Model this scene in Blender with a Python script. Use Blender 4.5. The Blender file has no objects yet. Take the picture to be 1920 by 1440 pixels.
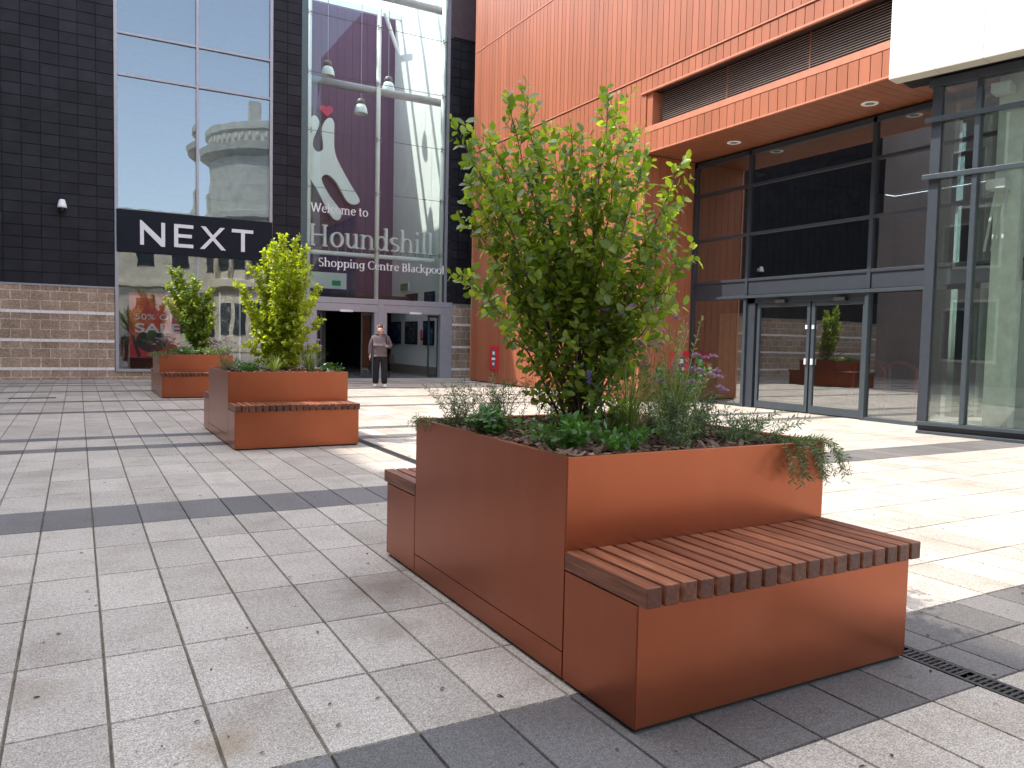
import bpy, math, random
from mathutils import Vector, Matrix, Euler
R=math.radians
sc=bpy.context.scene
col=sc.collection

# ---------------------------------------------------------------- camera
# world axes: X runs along the planter fronts, Y towards the shopping centre, Z up
cam_d=bpy.data.cameras.new("camera"); cam=bpy.data.objects.new("camera",cam_d); col.objects.link(cam)
sc.camera=cam
cam_d.sensor_width=36; cam_d.lens=27.262; cam_d.clip_end=600; cam_d.clip_start=.05
HC=1.35
def cam_matrix(pitch,roll,yaw):
    cp,sp=math.cos(pitch),math.sin(pitch); cr,sr=math.cos(roll),math.sin(roll)
    r=Vector((1,0,0)); f=Vector((0,1,0)); u=Vector((0,0,1))
    f2=f*cp-u*sp; u2=u*cp+f*sp
    r3=r*cr+u2*sr; u3=-r*sr+u2*cr
    # u2 points up; roll as measured from the photograph
    c,s=math.cos(yaw),math.sin(yaw)
    W=Matrix(((c,s,0),(-s,c,0),(0,0,1)))
    r3,u3,b=W@r3,W@u3,W@(-f2)
    return Matrix(((r3.x,u3.x,b.x,0),(r3.y,u3.y,b.y,0),(r3.z,u3.z,b.z,HC),(0,0,0,1)))
cam.matrix_world=cam_matrix(R(3.19),R(1.255),R(29.3))

# ---------------------------------------------------------------- light
SUN_EL=57.0; SUN_DIR=Vector((-.839,.545,0)).normalized()       # towards the sun, horizontally
sun_vec=Vector((SUN_DIR.x*math.cos(R(SUN_EL)),SUN_DIR.y*math.cos(R(SUN_EL)),math.sin(R(SUN_EL))))
world=bpy.data.worlds.new("World"); sc.world=world; world.use_nodes=True
wn=world.node_tree.nodes; wl=world.node_tree.links
bg=wn['Background']; sky=wn.new('ShaderNodeTexSky'); sky.sky_type='NISHITA'; sky.sun_disc=False
sky.sun_elevation=R(SUN_EL); sky.sun_rotation=math.atan2(SUN_DIR.x,SUN_DIR.y)
sky.air_density=1.1; sky.dust_density=1.2; sky.ozone_density=1.0
hz=wn.new('ShaderNodeHueSaturation'); hz.inputs['Saturation'].default_value=.55; hz.inputs['Value'].default_value=1.5
wl.new(sky.outputs[0],hz.inputs['Color']); wl.new(hz.outputs[0],bg.inputs[0]); bg.inputs[1].default_value=.15
sl=bpy.data.lights.new("sun",'SUN'); so=bpy.data.objects.new("sun",sl); col.objects.link(so)
sl.energy=2.0; sl.angle=R(.55); sl.color=(1,.955,.88)
so.rotation_euler=sun_vec.to_track_quat('Z','Y').to_euler()
sc.view_settings.view_transform='Standard'; sc.view_settings.look='None'
sc.view_settings.exposure=1.78; sc.view_settings.gamma=1
sc.render.engine='CYCLES'
sc.cycles.max_bounces=10; sc.cycles.transparent_max_bounces=24; sc.cycles.diffuse_bounces=4; sc.cycles.glossy_bounces=6
sc.cycles.use_denoising=True; sc.cycles.caustics_reflective=True

# ---------------------------------------------------------------- node helpers
class N:
    def __init__(s,name):
        s.m=bpy.data.materials.new(name); s.m.use_nodes=True; s.t=s.m.node_tree
        s.b=s.t.nodes['Principled BSDF']; s.out=s.t.nodes['Material Output']
    def n(s,typ,**k):
        n=s.t.nodes.new('ShaderNode'+typ)
        for a,v in k.items(): setattr(n,a,v)
        return n
    def l(s,a,b): s.t.links.new(a,b)
    def set(s,n,i,v):
        if isinstance(v,bpy.types.NodeSocket): s.l(v,n.inputs[i])
        elif isinstance(v,(tuple,list)) and len(v)==3 and n.inputs[i].type=='RGBA': n.inputs[i].default_value=(*v,1)
        else: n.inputs[i].default_value=v
    def noise(s,scale,detail=4,rough=.6,vec=None,out='Fac'):
        n=s.n('TexNoise'); n.inputs['Scale'].default_value=scale; n.inputs['Detail'].default_value=detail; n.inputs['Roughness'].default_value=rough
        s.l(vec if vec else s.coord(),n.inputs['Vector']); return n.outputs[out]
    def coord(s,kind='Object'):
        if not hasattr(s,'tc'): s.tc=s.n('TexCoord')
        return s.tc.outputs[kind]
    def scaled(s,sx,sy,sz,kind='Object'):
        n=s.n('Mapping'); n.inputs['Scale'].default_value=(sx,sy,sz); s.l(s.coord(kind),n.inputs['Vector']); return n.outputs[0]
    def ramp(s,fac,stops):
        n=s.n('ValToRGB'); e=n.color_ramp.elements
        while len(e)<len(stops): e.new(.5)
        for i,(p,c) in enumerate(stops): e[i].position=p; e[i].color=(*c,1) if len(c)==3 else c
        s.l(fac,n.inputs[0]); return n.outputs[0]
    def mix(s,f,a,b,mode='MIX'):
        n=s.n('Mix',data_type='RGBA',blend_type=mode); s.set(n,0,f); s.set(n,6,a); s.set(n,7,b); return n.outputs[2]
    def math(s,op,a,b=0.,c=0.):
        n=s.n('Math',operation=op); s.set(n,0,a); s.set(n,1,b); s.set(n,2,c); return n.outputs[0]
    def bump(s,h,st=.3,dist=.01):
        n=s.n('Bump'); n.inputs['Strength'].default_value=st; n.inputs['Distance'].default_value=dist; s.l(h,n.inputs['Height']); s.l(n.outputs[0],s.b.inputs['Normal'])
    def P(s,**k):
        for a,v in k.items(): s.set(s.b,{'color':'Base Color','rough':'Roughness','metal':'Metallic','spec':'Specular IOR Level','coat':'Coat Weight','coatr':'Coat Roughness'}[a],v)
        return s
def simple(name,c,rough=.5,metal=0,var=.12,vs=6.,spec=.5,bump=0,bs=60,bd=.003):
    m=N(name); f=m.noise(vs,5)
    lo=tuple(x*(1-var) for x in c); hi=tuple(min(1,x*(1+var)) for x in c)
    m.P(color=m.ramp(f,[(.3,lo),(.7,hi)]),rough=m.math('MULTIPLY_ADD',m.noise(vs*2.7,3),.16,rough-.08),metal=metal,spec=spec)
    if bump: m.bump(m.noise(bs,4),bump,bd)
    return m.m
def attr_rand(m):                       # per-loose-piece random value
    g=m.n('NewGeometry'); return g.outputs['Random Per Island']

MAT={}
# planter metallic paint
m=N('bronze_paint'); f=m.noise(3.,3); fine=m.noise(500,1)
m.P(color=m.mix(m.math('MULTIPLY',fine,.02),m.ramp(f,[(.35,(.32,.092,.043)),(.7,(.35,.102,.048))]),(.44,.17,.10)),rough=m.math('MULTIPLY_ADD',m.noise(3,3),.05,.26),metal=.80,spec=.5,coat=.0)
m.bump(m.noise(1.6,2),.08,.012)
du=m.ramp(m.noise(2.4,7,.72,m.scaled(1,1,.3)),[(.55,(0,0,0)),(.72,(1,1,1))]); sc=m.ramp(m.noise(26,3,.6,m.scaled(1,1,.12)),[(.66,(0,0,0)),(.70,(1,1,1))])
bc=m.b.inputs['Base Color'].links[0].from_socket; m.P(color=m.mix(m.math('MULTIPLY',sc,.025),m.mix(m.math('MULTIPLY',du,.08),bc,(.40,.24,.17)),(.45,.30,.22)))
MAT['bronze']=m.m
MAT['core']=simple('dark_core',(.012,.01,.01),.8)
# timber: grain along local Y, tone per slat
m=N('hardwood'); g=attr_rand(m)
cv=m.n('CombineXYZ'); m.l(m.math('MULTIPLY',g,37.),cv.inputs[0]); m.l(m.math('MULTIPLY',g,11.),cv.inputs[1])
va=m.n('VectorMath',operation='ADD'); m.l(m.scaled(55,3.2,55),va.inputs[0]); m.l(cv.outputs[0],va.inputs[1])
gr=m.noise(1.,6,.65,va.outputs[0]); gr2=m.noise(6.,3,.6,va.outputs[0])
c1=m.ramp(gr,[(.28,(.095,.030,.015)),(.5,(.235,.080,.038)),(.72,(.40,.165,.085))])
c2=m.ramp(g,[(0,(.62,.52,.5)),(.35,(.8,.78,.76)),(.6,(1,.95,.9)),(.85,(1.15,1.2,1.2)),(1,(.75,.65,.62))])
nrm=m.n('NewGeometry'); sp=m.n('SeparateXYZ'); m.l(nrm.outputs['Normal'],sp.inputs[0])
endg=m.math('ABSOLUTE',sp.outputs[1])
c3=m.mix(1.,c1,c2,'MULTIPLY'); dark=m.mix(1.,c3,(.42,.36,.40),'MULTIPLY')
m.P(color=m.mix(m.math('GREATER_THAN',endg,.7),c3,dark),rough=m.math('MULTIPLY_ADD',gr2,.2,.34),spec=.45)
m.bump(gr,.25,.002); MAT['wood']=m.m
# granite-aggregate paving; tone per slab from colour attribute "tone", r = brightness, g = hue, b = dark band
def paving(name,lo,hi,speck):
    m=N(name); g=attr_rand(m)
    big=m.noise(.35,4); mid=m.noise(2.3,5,.65); sp1=m.noise(150,3,.75); sp2=m.noise(48,4,.75)
    vo=m.n('TexVoronoi'); vo.inputs['Scale'].default_value=230; m.l(m.coord(),vo.inputs['Vector'])
    base=m.mix(g,tuple(x*.93 for x in lo),tuple(x*1.04 for x in hi))
    base=m.mix(1.,base,m.ramp(big,[(.3,(.90,.88,.87)),(.7,(1.06,1.05,1.02))]),'MULTIPLY')
    base=m.mix(1.,base,m.ramp(mid,[(.28,(.78,.75,.71)),(.5,(1,1,1)),(.75,(1.07,1.07,1.07))]),'MULTIPLY')
    base=m.mix(1.,base,m.ramp(sp1,[(.36,(.40,.39,.39)),(.5,(1,1,1)),(.64,(1.42,1.40,1.36))]),'MULTIPLY')
    base=m.mix(1.,base,m.ramp(sp2,[(.36,(.76,.75,.74)),(.5,(1,1,1)),(.62,(1.16,1.16,1.15))]),'MULTIPLY')
    base=m.mix(m.math('LESS_THAN',m.math('ADD',vo.outputs['Distance'],m.math('MULTIPLY',m.noise(60,2),.3)),speck),base,(.09,.085,.085))
    # brownish stains and rubbed-in dirt
    st=m.noise(1.1,6,.7); st2=m.noise(.9,4,.6,m.scaled(1,1,1,'Object'))
    base=m.mix(m.math('MULTIPLY',m.ramp(st,[(.60,(0,0,0)),(.78,(1,1,1))]),.42),base,(.20,.16,.12))
    dr=m.noise(7,5,.75,m.scaled(1,.35,1)); base=m.mix(m.math('MULTIPLY',m.ramp(dr,[(.58,(0,0,0)),(.72,(1,1,1))]),.22),base,(.17,.15,.13))
    # dried-on marks that lie at fixed places beside the near planter
    for (px,py,r_,c_,a_) in ((1.42,3.95,.30,(.17,.125,.09),.75),(1.25,3.35,.22,(.20,.16,.12),.5),(.42,2.62,.15,(.24,.17,.09),.6),(-.15,3.3,.20,(.22,.17,.12),.4),(2.2,5.1,.3,(.2,.16,.12),.5),(3.9,2.9,.35,(.26,.20,.12),.5)):
        vs=m.n('VectorMath',operation='DISTANCE'); m.l(m.coord(),vs.inputs[0]); vs.inputs[1].default_value=(px,py,0)
        dd=m.math('DIVIDE',m.math('ADD',vs.outputs['Value'],m.math('MULTIPLY',m.math('SUBTRACT',m.noise(9,5,.7),.5),r_*1.6)),r_)
        base=m.mix(m.math('MULTIPLY',m.ramp(dd,[(.25,(1,1,1)),(1.,(0,0,0))]),a_),base,c_)
    # small gum spots and grit
    gv=m.n('TexVoronoi'); gv.inputs['Scale'].default_value=4.3; m.l(m.coord(),gv.inputs['Vector'])
    base=m.mix(m.math('MULTIPLY',m.math('LESS_THAN',gv.outputs['Distance'],.045),.6),base,(.07,.065,.06))
    gv2=m.n('TexVoronoi'); gv2.inputs['Scale'].default_value=9.; m.l(m.coord(),gv2.inputs['Vector'])
    base=m.mix(m.math('MULTIPLY',m.math('LESS_THAN',gv2.outputs['Distance'],.035),.75),base,(.03,.025,.02))
    m.P(color=base,rough=m.math('MULTIPLY_ADD',sp1,.2,.55),spec=.35); m.bump(sp1,.5,.0025); return m.m
MAT['pave']=paving('granite_paving',(.385,.343,.295),(.445,.40,.347),.10)
MAT['pave_dark']=paving('dark_granite',(.116,.109,.106),(.15,.141,.136),.08)
MAT['mortar']=simple('joint_sand',(.125,.105,.072),.95,0,.65,11,bump=.5,bs=200)
MAT['iron']=simple('cast_iron',(.05,.046,.045),.55,.3,.4,20)
# N facade
m=N('black_cladding'); g=attr_rand(m)
m.P(color=m.mix(1.,m.mix(g,(.010,.010,.014),(.018,.0175,.023)),m.ramp(m.noise(3,5),[(.3,(.75,.75,.75)),(.7,(1.35,1.33,1.3))]),'MULTIPLY'),rough=m.math('MULTIPLY_ADD',m.noise(2,4),.3,.42),spec=.22)
m.bump(m.noise(1.3,2),.1,.02); MAT['clad']=m.m
MAT['black']=simple('black_recess',(.006,.006,.007),.8)
m=N('split_block'); 
cx=m.n('CombineXYZ'); sx=m.n('SeparateXYZ'); m.l(m.coord(),sx.inputs[0]); m.l(m.math('ADD',sx.outputs[0],sx.outputs[1]),cx.inputs[0]); m.l(m.math('SUBTRACT',sx.outputs[2],.075),cx.inputs[1])
br=m.n('TexBrick',offset=.5); m.l(cx.outputs[0],br.inputs['Vector'])
for i,v in {'Scale':1.,'Mortar Size':.013,'Mortar Smooth':.15,'Brick Width':.46,'Row Height':.2617,'Bias':0.}.items(): br.inputs[i].default_value=v
br.inputs['Color1'].default_value=(.37,.265,.19,1); br.inputs['Color2'].default_value=(.46,.345,.255,1); br.inputs['Mortar'].default_value=(.66,.57,.48,1)
no=m.noise(22,6,.7); m.P(color=m.mix(1.,br.outputs[0],m.mix(1.,m.ramp(no,[(.3,(.55,.53,.5)),(.65,(1.25,1.25,1.25))]),m.ramp(m.noise(1.1,5,.7,m.scaled(1,1,.4)),[(.35,(.74,.72,.70)),(.6,(1.05,1.05,1.05))]),'MULTIPLY'),'MULTIPLY'),rough=.9,spec=.2)
m.bump(m.math('ADD',m.math('MULTIPLY',br.outputs['Fac'],-.8),m.noise(16,6,.7)),.8,.03); MAT['block']=m.m
MAT['whiteband']=simple('pale_band',(.78,.72,.70),.7,0,.12,9)
MAT['steel']=simple('grey_frame',(.27,.27,.30),.4,.3,.08,8)
MAT['frame_grey']=simple('pale_grey_frame',(.34,.33,.36),.42,.2,.06,5)
MAT['dkframe']=simple('dark_grey_frame',(.032,.039,.050),.45,.0,.10,6)
MAT['ltframe']=simple('grey_frame_metal',(.062,.078,.092),.35,.3,.08,6)
MAT['white']=simple('white_paint',(.78,.78,.77),.45,0,.04,5)
MAT['signblack']=simple('fascia_panel',(.008,.010,.018),.5,0,.1,4,spec=.15)
MAT['letter']=simple('letter_white',(.72,.71,.72),.4,0,.03,5)
def glass(name,tint,refl,rough=0.,wob=.0015,ws=.7,gc=(.93,.97,.98)):
    m=N(name); t=m.n('BsdfTransparent'); t.inputs[0].default_value=(*tint,1)
    g=m.n('BsdfGlossy'); g.inputs['Roughness'].default_value=rough; g.inputs[0].default_value=(*gc,1)
    lw=m.n('LayerWeight'); lw.inputs[0].default_value=.25
    fac=m.math('MINIMUM',m.math('MULTIPLY_ADD',lw.outputs['Fresnel'],.9,refl),.95)
    if wob:
        b=m.n('Bump'); b.inputs['Distance'].default_value=.05; b.inputs['Strength'].default_value=wob*11; m.l(m.noise(ws,2),b.inputs['Height']); m.l(b.outputs[0],g.inputs['Normal'])
    mx=m.n('MixShader'); m.l(fac,mx.inputs[0]); m.l(t.outputs[0],mx.inputs[1]); m.l(g.outputs[0],mx.inputs[2]); m.l(mx.outputs[0],m.out.inputs[0]); return m.m
MAT['glass_shop']=glass('coated_window_glass',(.55,.60,.63),.20,0,.0018,1.1,(.55,.64,.72))
MAT['glass_clear']=glass('clear_entrance_glass',(.84,.95,.92),.03,0,.001)
MAT['glass_low']=glass('shop_front_glass',(.85,.88,.88),.20,0,.003,.9)
MAT['glass_dark']=glass('dark_bay_glass',(.62,.64,.61),.34,0,.0012)
MAT['glass_green']=glass('green_tint_glass',(.80,.93,.85),.15,0,.0012)
MAT['purple']=simple('purple_wall',(.075,.03,.085),.55,0,.06,2)
MAT['lobbywhite']=simple('white_plaster',(.72,.74,.72),.6,0,.05,2)
MAT['heart']=simple('heart_pink',(.55,.035,.10),.5)
MAT['floor_in']=simple('indoor_floor',(.22,.22,.21),.25,0,.1,2)
MAT['green']=simple('exit_green',(.01,.28,.13),.4)
MAT['navy']=simple('navy_panel',(.012,.024,.034),.35,0,.15,1)
# O facade
m=N('terracotta_plank'); g=attr_rand(m)
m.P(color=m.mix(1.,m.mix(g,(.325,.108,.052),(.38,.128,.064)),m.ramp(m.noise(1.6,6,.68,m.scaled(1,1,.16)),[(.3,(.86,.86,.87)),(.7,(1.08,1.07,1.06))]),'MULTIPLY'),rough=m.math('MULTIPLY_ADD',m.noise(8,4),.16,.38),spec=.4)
MAT['terra']=m.m
MAT['soffit']=simple('soffit_board',(.25,.088,.042),.42,0,.12,3)  # cladding tone darkened: shade under the overhang put into the colour
MAT['groove']=simple('groove_dark',(.045,.014,.008),.8)
MAT['louvre']=simple('louvre_metal',(.72,.62,.54),.4,.2,.1)
MAT['louvback']=simple('louvre_back',(.035,.012,.008),.9)
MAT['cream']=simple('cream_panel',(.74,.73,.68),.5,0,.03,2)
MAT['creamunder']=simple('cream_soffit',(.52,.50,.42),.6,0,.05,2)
MAT['stone']=simple('sandstone',(.60,.56,.46),.85,0,.2,1.5,bump=.4,bs=8,bd=.02)
MAT['slate']=simple('slate_roof',(.07,.07,.08),.6,0,.2,3)
MAT['render']=simple('pale_render',(.27,.235,.21),.85,0,.1,.8)
MAT['winglass']=simple('far_window',(.03,.04,.05),.1,0,.2,1,spec=.8)
MAT['red']=simple('red_board',(.55,.015,.03),.45,0,.08,4)
MAT['redposter']=simple('poster_red',(.60,.045,.05),.5,0,.35,2.2)
MAT['posterdark']=simple('poster_black',(.012,.013,.02),.4,0,.3,6)
MAT['ink_white']=simple('ink_white',(.75,.74,.74),.5)
m=N('poster_picture_ice'); no=m.noise(3.2,7,.7); m.P(color=m.ramp(no,[(.42,(.004,.006,.015)),(.55,(.02,.07,.16)),(.7,(.25,.4,.5))]),rough=.3); MAT['pic_blue']=m.m
m=N('poster_picture_ash'); no=m.noise(6,8,.75); m.P(color=m.ramp(no,[(.48,(.006,.006,.008)),(.56,(.12,.13,.14)),(.66,(.55,.57,.6))]),rough=.3); MAT['pic_grey']=m.m
m=N('poster_picture_ember'); no=m.noise(4,8,.7); m.P(color=m.ramp(no,[(.45,(.01,.006,.008)),(.6,(.16,.03,.03)),(.72,(.3,.16,.12))]),rough=.3); MAT['pic_red']=m.m
# plants
def leafmat(name,c1,c2,c3,trans=.35,rough=.38,spec=.5):
    m=N(name); g=attr_rand(m); f=m.ramp(g,[(0,c1),(.5,c2),(1,c3)])
    m.P(color=f,rough=rough,spec=spec)
    tl=m.n('BsdfTranslucent'); tc=m.mix(1.,f,(1.9,2.0,.55),'MULTIPLY'); m.l(tc,tl.inputs[0])
    mx=m.n('MixShader'); mx.inputs[0].default_value=trans; m.l(m.b.outputs[0],mx.inputs[1]); m.l(tl.outputs[0],mx.inputs[2]); m.l(mx.outputs[0],m.out.inputs[0]); return m.m
MAT['leaf']=leafmat('shrub_leaf',(.085,.14,.018),(.15,.215,.026),(.30,.345,.045),.46)
MAT['leaf_lime']=leafmat('lime_leaf',(.16,.21,.015),(.26,.30,.02),(.40,.42,.04),.5)
MAT['herb']=leafmat('herb_leaf',(.035,.095,.018),(.055,.14,.025),(.09,.19,.035),.3)
MAT['needle']=leafmat('rosemary_leaf',(.06,.095,.045),(.085,.13,.055),(.15,.2,.09),.25)
MAT['grass']=leafmat('grass_blade',(.09,.14,.045),(.16,.21,.07),(.3,.3,.13),.35)
MAT['dry']=simple('dry_stem',(.34,.31,.19),.7)
MAT['stem']=simple('shrub_stem',(.095,.06,.04),.75,0,.3,30)
MAT['greenstem']=simple('green_stem',(.10,.13,.045),.6)
MAT['verbena']=leafmat('verbena_flower',(.20,.09,.28),(.28,.13,.36),(.36,.2,.42),.2)
MAT['lavender']=leafmat('lavender_flower',(.10,.06,.35),(.15,.09,.45),(.2,.12,.5),.2)
m=N('bark_chip'); g=attr_rand(m); m.P(color=m.mix(1.,m.ramp(g,[(0,(.045,.026,.018)),(.5,(.115,.066,.045)),(1,(.23,.15,.105))]),m.ramp(m.noise(60,4),[(.3,(.7,.7,.7)),(.7,(1.2,1.2,1.2))]),'MULTIPLY'),rough=.85,spec=.2); MAT['bark']=m.m
MAT['soil']=simple('soil',(.035,.022,.016),.95,0,.3,30,bump=.8,bs=40,bd=.02)
# person
MAT['skin']=simple('skin',(.52,.30,.22),.5,0,.06,20)
MAT['hoodie']=simple('mauve_grey_fleece',(.13,.095,.10),.9,0,.12,30,bump=.3,bs=80)
MAT['trouser']=simple('black_jersey',(.008,.008,.010),.85,0,.2,20)
MAT['hair']=simple('brown_hair',(.06,.028,.015),.6,0,.3,60)
MAT['creamcloth']=simple('cream_headband',(.62,.52,.42),.8)
MAT['shoe']=simple('white_trainer',(.72,.71,.70),.5)
MAT['phone']=simple('phone_black',(.01,.01,.012),.2)

# ---------------------------------------------------------------- mesh helpers
class MB:
    def __init__(s): s.v=[]; s.f=[]
    def add(s,vs,fs):
        b=len(s.v); s.v+= [tuple(p) for p in vs]; s.f+=[tuple(i+b for i in f) for f in fs]; return s
    def box(s,x0,x1,y0,y1,z0,z1):
        if x0>x1:x0,x1=x1,x0
        if y0>y1:y0,y1=y1,y0
        if z0>z1:z0,z1=z1,z0
        return s.add([(x0,y0,z0),(x1,y0,z0),(x1,y1,z0),(x0,y1,z0),(x0,y0,z1),(x1,y0,z1),(x1,y1,z1),(x0,y1,z1)],
          [(0,3,2,1),(4,5,6,7),(0,1,5,4),(1,2,6,5),(2,3,7,6),(3,0,4,7)])
    def xf(s,M,start=0):
        for i in range(start,len(s.v)): s.v[i]=tuple(M@Vector(s.v[i]))
        return s
    def tube(s,pts,rads,n=8,cap=True):
        pts=[Vector(p) for p in pts]
        if not isinstance(rads,(list,tuple)): rads=[rads]*len(pts)
        b=len(s.v); up=Vector((0,0,1)); prev=None
        for i,p in enumerate(pts):
            d=(pts[min(i+1,len(pts)-1)]-pts[max(i-1,0)]).normalized()
            if prev is None:
                a=d.orthogonal().normalized()
            else:
                a=(prev-d*prev.dot(d)); a=a.normalized() if a.length>1e-6 else d.orthogonal().normalized()
            prev=a; c=d.cross(a)
            for k in range(n):
                t=2*math.pi*k/n; s.v.append(tuple(p+(a*math.cos(t)+c*math.sin(t))*rads[i]))
        for i in range(len(pts)-1):
            for k in range(n):
                k2=(k+1)%n; s.f.append((b+i*n+k,b+i*n+k2,b+(i+1)*n+k2,b+(i+1)*n+k))
        if cap: s.f.append(tuple(b+k for k in range(n))[::-1]); s.f.append(tuple(b+(len(pts)-1)*n+k for k in range(n)))
        return s
    def lathe(s,prof,c=(0,0,0),n=20):
        b=len(s.v)
        for (r,z) in prof:
            for k in range(n):
                t=2*math.pi*k/n; s.v.append((c[0]+r*math.cos(t),c[1]+r*math.sin(t),c[2]+z))
        for i in range(len(prof)-1):
            for k in range(n):
                k2=(k+1)%n; s.f.append((b+i*n+k,b+i*n+k2,b+(i+1)*n+k2,b+(i+1)*n+k))
        return s
    def build(s,name,mat,parent=None,smooth=False,bevel=0,seg=2):
        me=bpy.data.meshes.new(name); me.from_pydata(s.v,[],s.f); me.update()
        o=bpy.data.objects.new(name,me); col.objects.link(o); me.materials.append(MAT[mat] if isinstance(mat,str) else mat)
        if parent: o.parent=parent
        if smooth: me.polygons.foreach_set('use_smooth',[True]*len(me.polygons))
        if bevel:
            md=o.modifiers.new('bevel','BEVEL'); md.width=bevel; md.segments=seg; md.limit_method='ANGLE'; md.angle_limit=R(40)
        return o
def empty(name,loc=(0,0,0),rz=0):
    o=bpy.data.objects.new(name,None); o.empty_display_size=.2; col.objects.link(o); o.location=loc; o.rotation_euler=(0,0,rz); return o
def tag(o,label=None,cat=None,group=None,kind=None):
    for k,v in (('label',label),('category',cat),('group',group),('kind',kind)):
        if v: o[k]=v
    return o
def kids(o): return [c for c in bpy.data.objects if c.parent is o]
def copy_tree(o,parent=None):
    c=o.copy(); col.objects.link(c); c.parent=parent
    for ch in kids(o): copy_tree(ch,c)
    return c
def prism(mb,poly,t0,t1,ax='xz'):
    """extrude a 2-D outline (x,z) between y=t0 and y=t1 (t0 = front)"""
    n=len(poly); b=[(p[0],t0,p[1]) for p in poly]+[(p[0],t1,p[1]) for p in poly]
    from mathutils.geometry import tessellate_polygon
    tr=tessellate_polygon([[Vector((p[0],p[1],0)) for p in poly]])
    fs=[tuple(t) for t in tr]+[tuple(i+n for i in t[::-1]) for t in tr]+[(i,(i+1)%n,(i+1)%n+n,i+n) for i in range(n)]
    mb.add(b,fs)

# ================================================================ GROUND
random.seed(4)
g=MB(); g.add([(-150,-150,-.012),(150,-150,-.012),(150,150,-.012),(-150,150,-.012)],[(0,1,2,3)])
tag(g.build('ground','mortar'),kind='structure')
rows=[]   # (y0,y1,dark)
ys=[-9.98,-9.36,-8.74,-8.12,-7.5,-6.88,-6.26,-5.64,-5.02,-4.4,-3.78,-3.16,-2.54,-1.92,-1.3,-.74,-.12,.50,1.12,1.74]
for a,b in zip(ys,ys[1:]): rows.append((a,b,0))
rows+=[(1.74,2.405,1),(2.405,2.94,0),(2.94,3.565,0),(3.565,4.18,0),(4.18,4.805,0),(4.805,5.43,0),(5.43,6.03,0),(6.03,6.70,1)]
y=6.70
for yy in (7.35,8.0,8.65,9.3,9.94): rows.append((y,yy,0)); y=yy
rows+=[(9.94,10.26,1),(10.26,11.0,0),(11.0,11.3,1)]
for a,b in ((11.3,12.1),(12.1,12.95),(12.95,13.8),(13.8,14.6)): rows.append((a,b,0))
rows+=[(14.6,14.92,1),(14.92,15.6,0),(15.6,16.25,0),(16.25,16.88,0),(16.88,17.18,1),(17.18,17.8,0),(17.8,18.45,0),(18.45,19.1,0),(19.1,19.7,0),(19.7,20.05,1),(20.05,20.6,0),(20.6,21.3,0),(21.3,21.95,0),(21.95,22.25,1),(22.25,22.9,0),(22.9,23.2,1),(23.2,24.0,0),(24.0,24.9,0)]
pl=MB(); pd=MB()
PX=.3085; X0=.085
def slab(mb,x0,x1,y0,y1):
    j=.0035; h=random.uniform(-.0008,.0008); e=.003
    q=[random.uniform(-.0007,.0007)+h for _ in range(4)]
    a,b,c,d=x0+j,x1-j,y0+j,y1-j
    mb.add([(a,c,-.012),(b,c,-.012),(b,d,-.012),(a,d,-.012),(a+e,c+e,q[0]),(b-e,c+e,q[1]),(b-e,d-e,q[2]),(a+e,d-e,q[3])],[(4,5,6,7),(0,1,5,4),(1,2,6,5),(2,3,7,6),(3,0,4,7)])
DR0,DR1=3.165,3.285
for (y0,y1,dk) in rows:
    k=-34 if y0<10 else -30
    while True:
        x0=X0+k*PX; x1=x0+PX; k+=1
        if x0>13.4: break
        # the drain channel runs through X 3.165..3.285
        for (a,b) in ([(x0,x1)] if x1<=DR0 or x0>=DR1 else [(x0,DR0),(DR1,x1)]):
            if b-a<.03: continue
            if dk and a>3.2 and abs(y0-1.74)<.01:
                slab(pd,a,b,1.74,2.05); slab(pd,a,b,2.05,2.405)
            else: slab(pd if dk else pl,a,b,y0,y1)
tag(pl.build('paving','pave'),kind='structure'); tag(pd.build('paving_bands','pave_dark'),kind='structure')
# drain
d=MB(); d.box(3.17,3.28,-4,24.6,-.04,-.02)
d.box(3.168,3.184,-4,24.6,-.02,.0015); d.box(3.266,3.282,-4,24.6,-.02,.0015)
y=-1.
while y<14:
    d.box(3.184,3.266,y,y+.011,-.018,.001); y+=.0245
    if int(y*40)%12==0: d.box(3.184,3.266,y,y+.02,-.018,.001)
d.box(3.2225,3.2275,-1,14,-.019,.0004); d.box(3.184,3.266,14,24.6,-.018,-.001)
tag(d.build('channel_drain','iron'),'long dark slotted channel drain running past the bench ends in the paving','drain')
d=MB(); d.box(-1.2,-.38,17.98,18.22,-.005,.004)
for i in range(24): d.box(-1.18+i*.033,-1.165+i*.033,18.0,18.2,.004,.007)
tag(d.build('drain_cover','iron'),'short dark oblong drain cover in the paving near the brick wall','drain cover')

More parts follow.
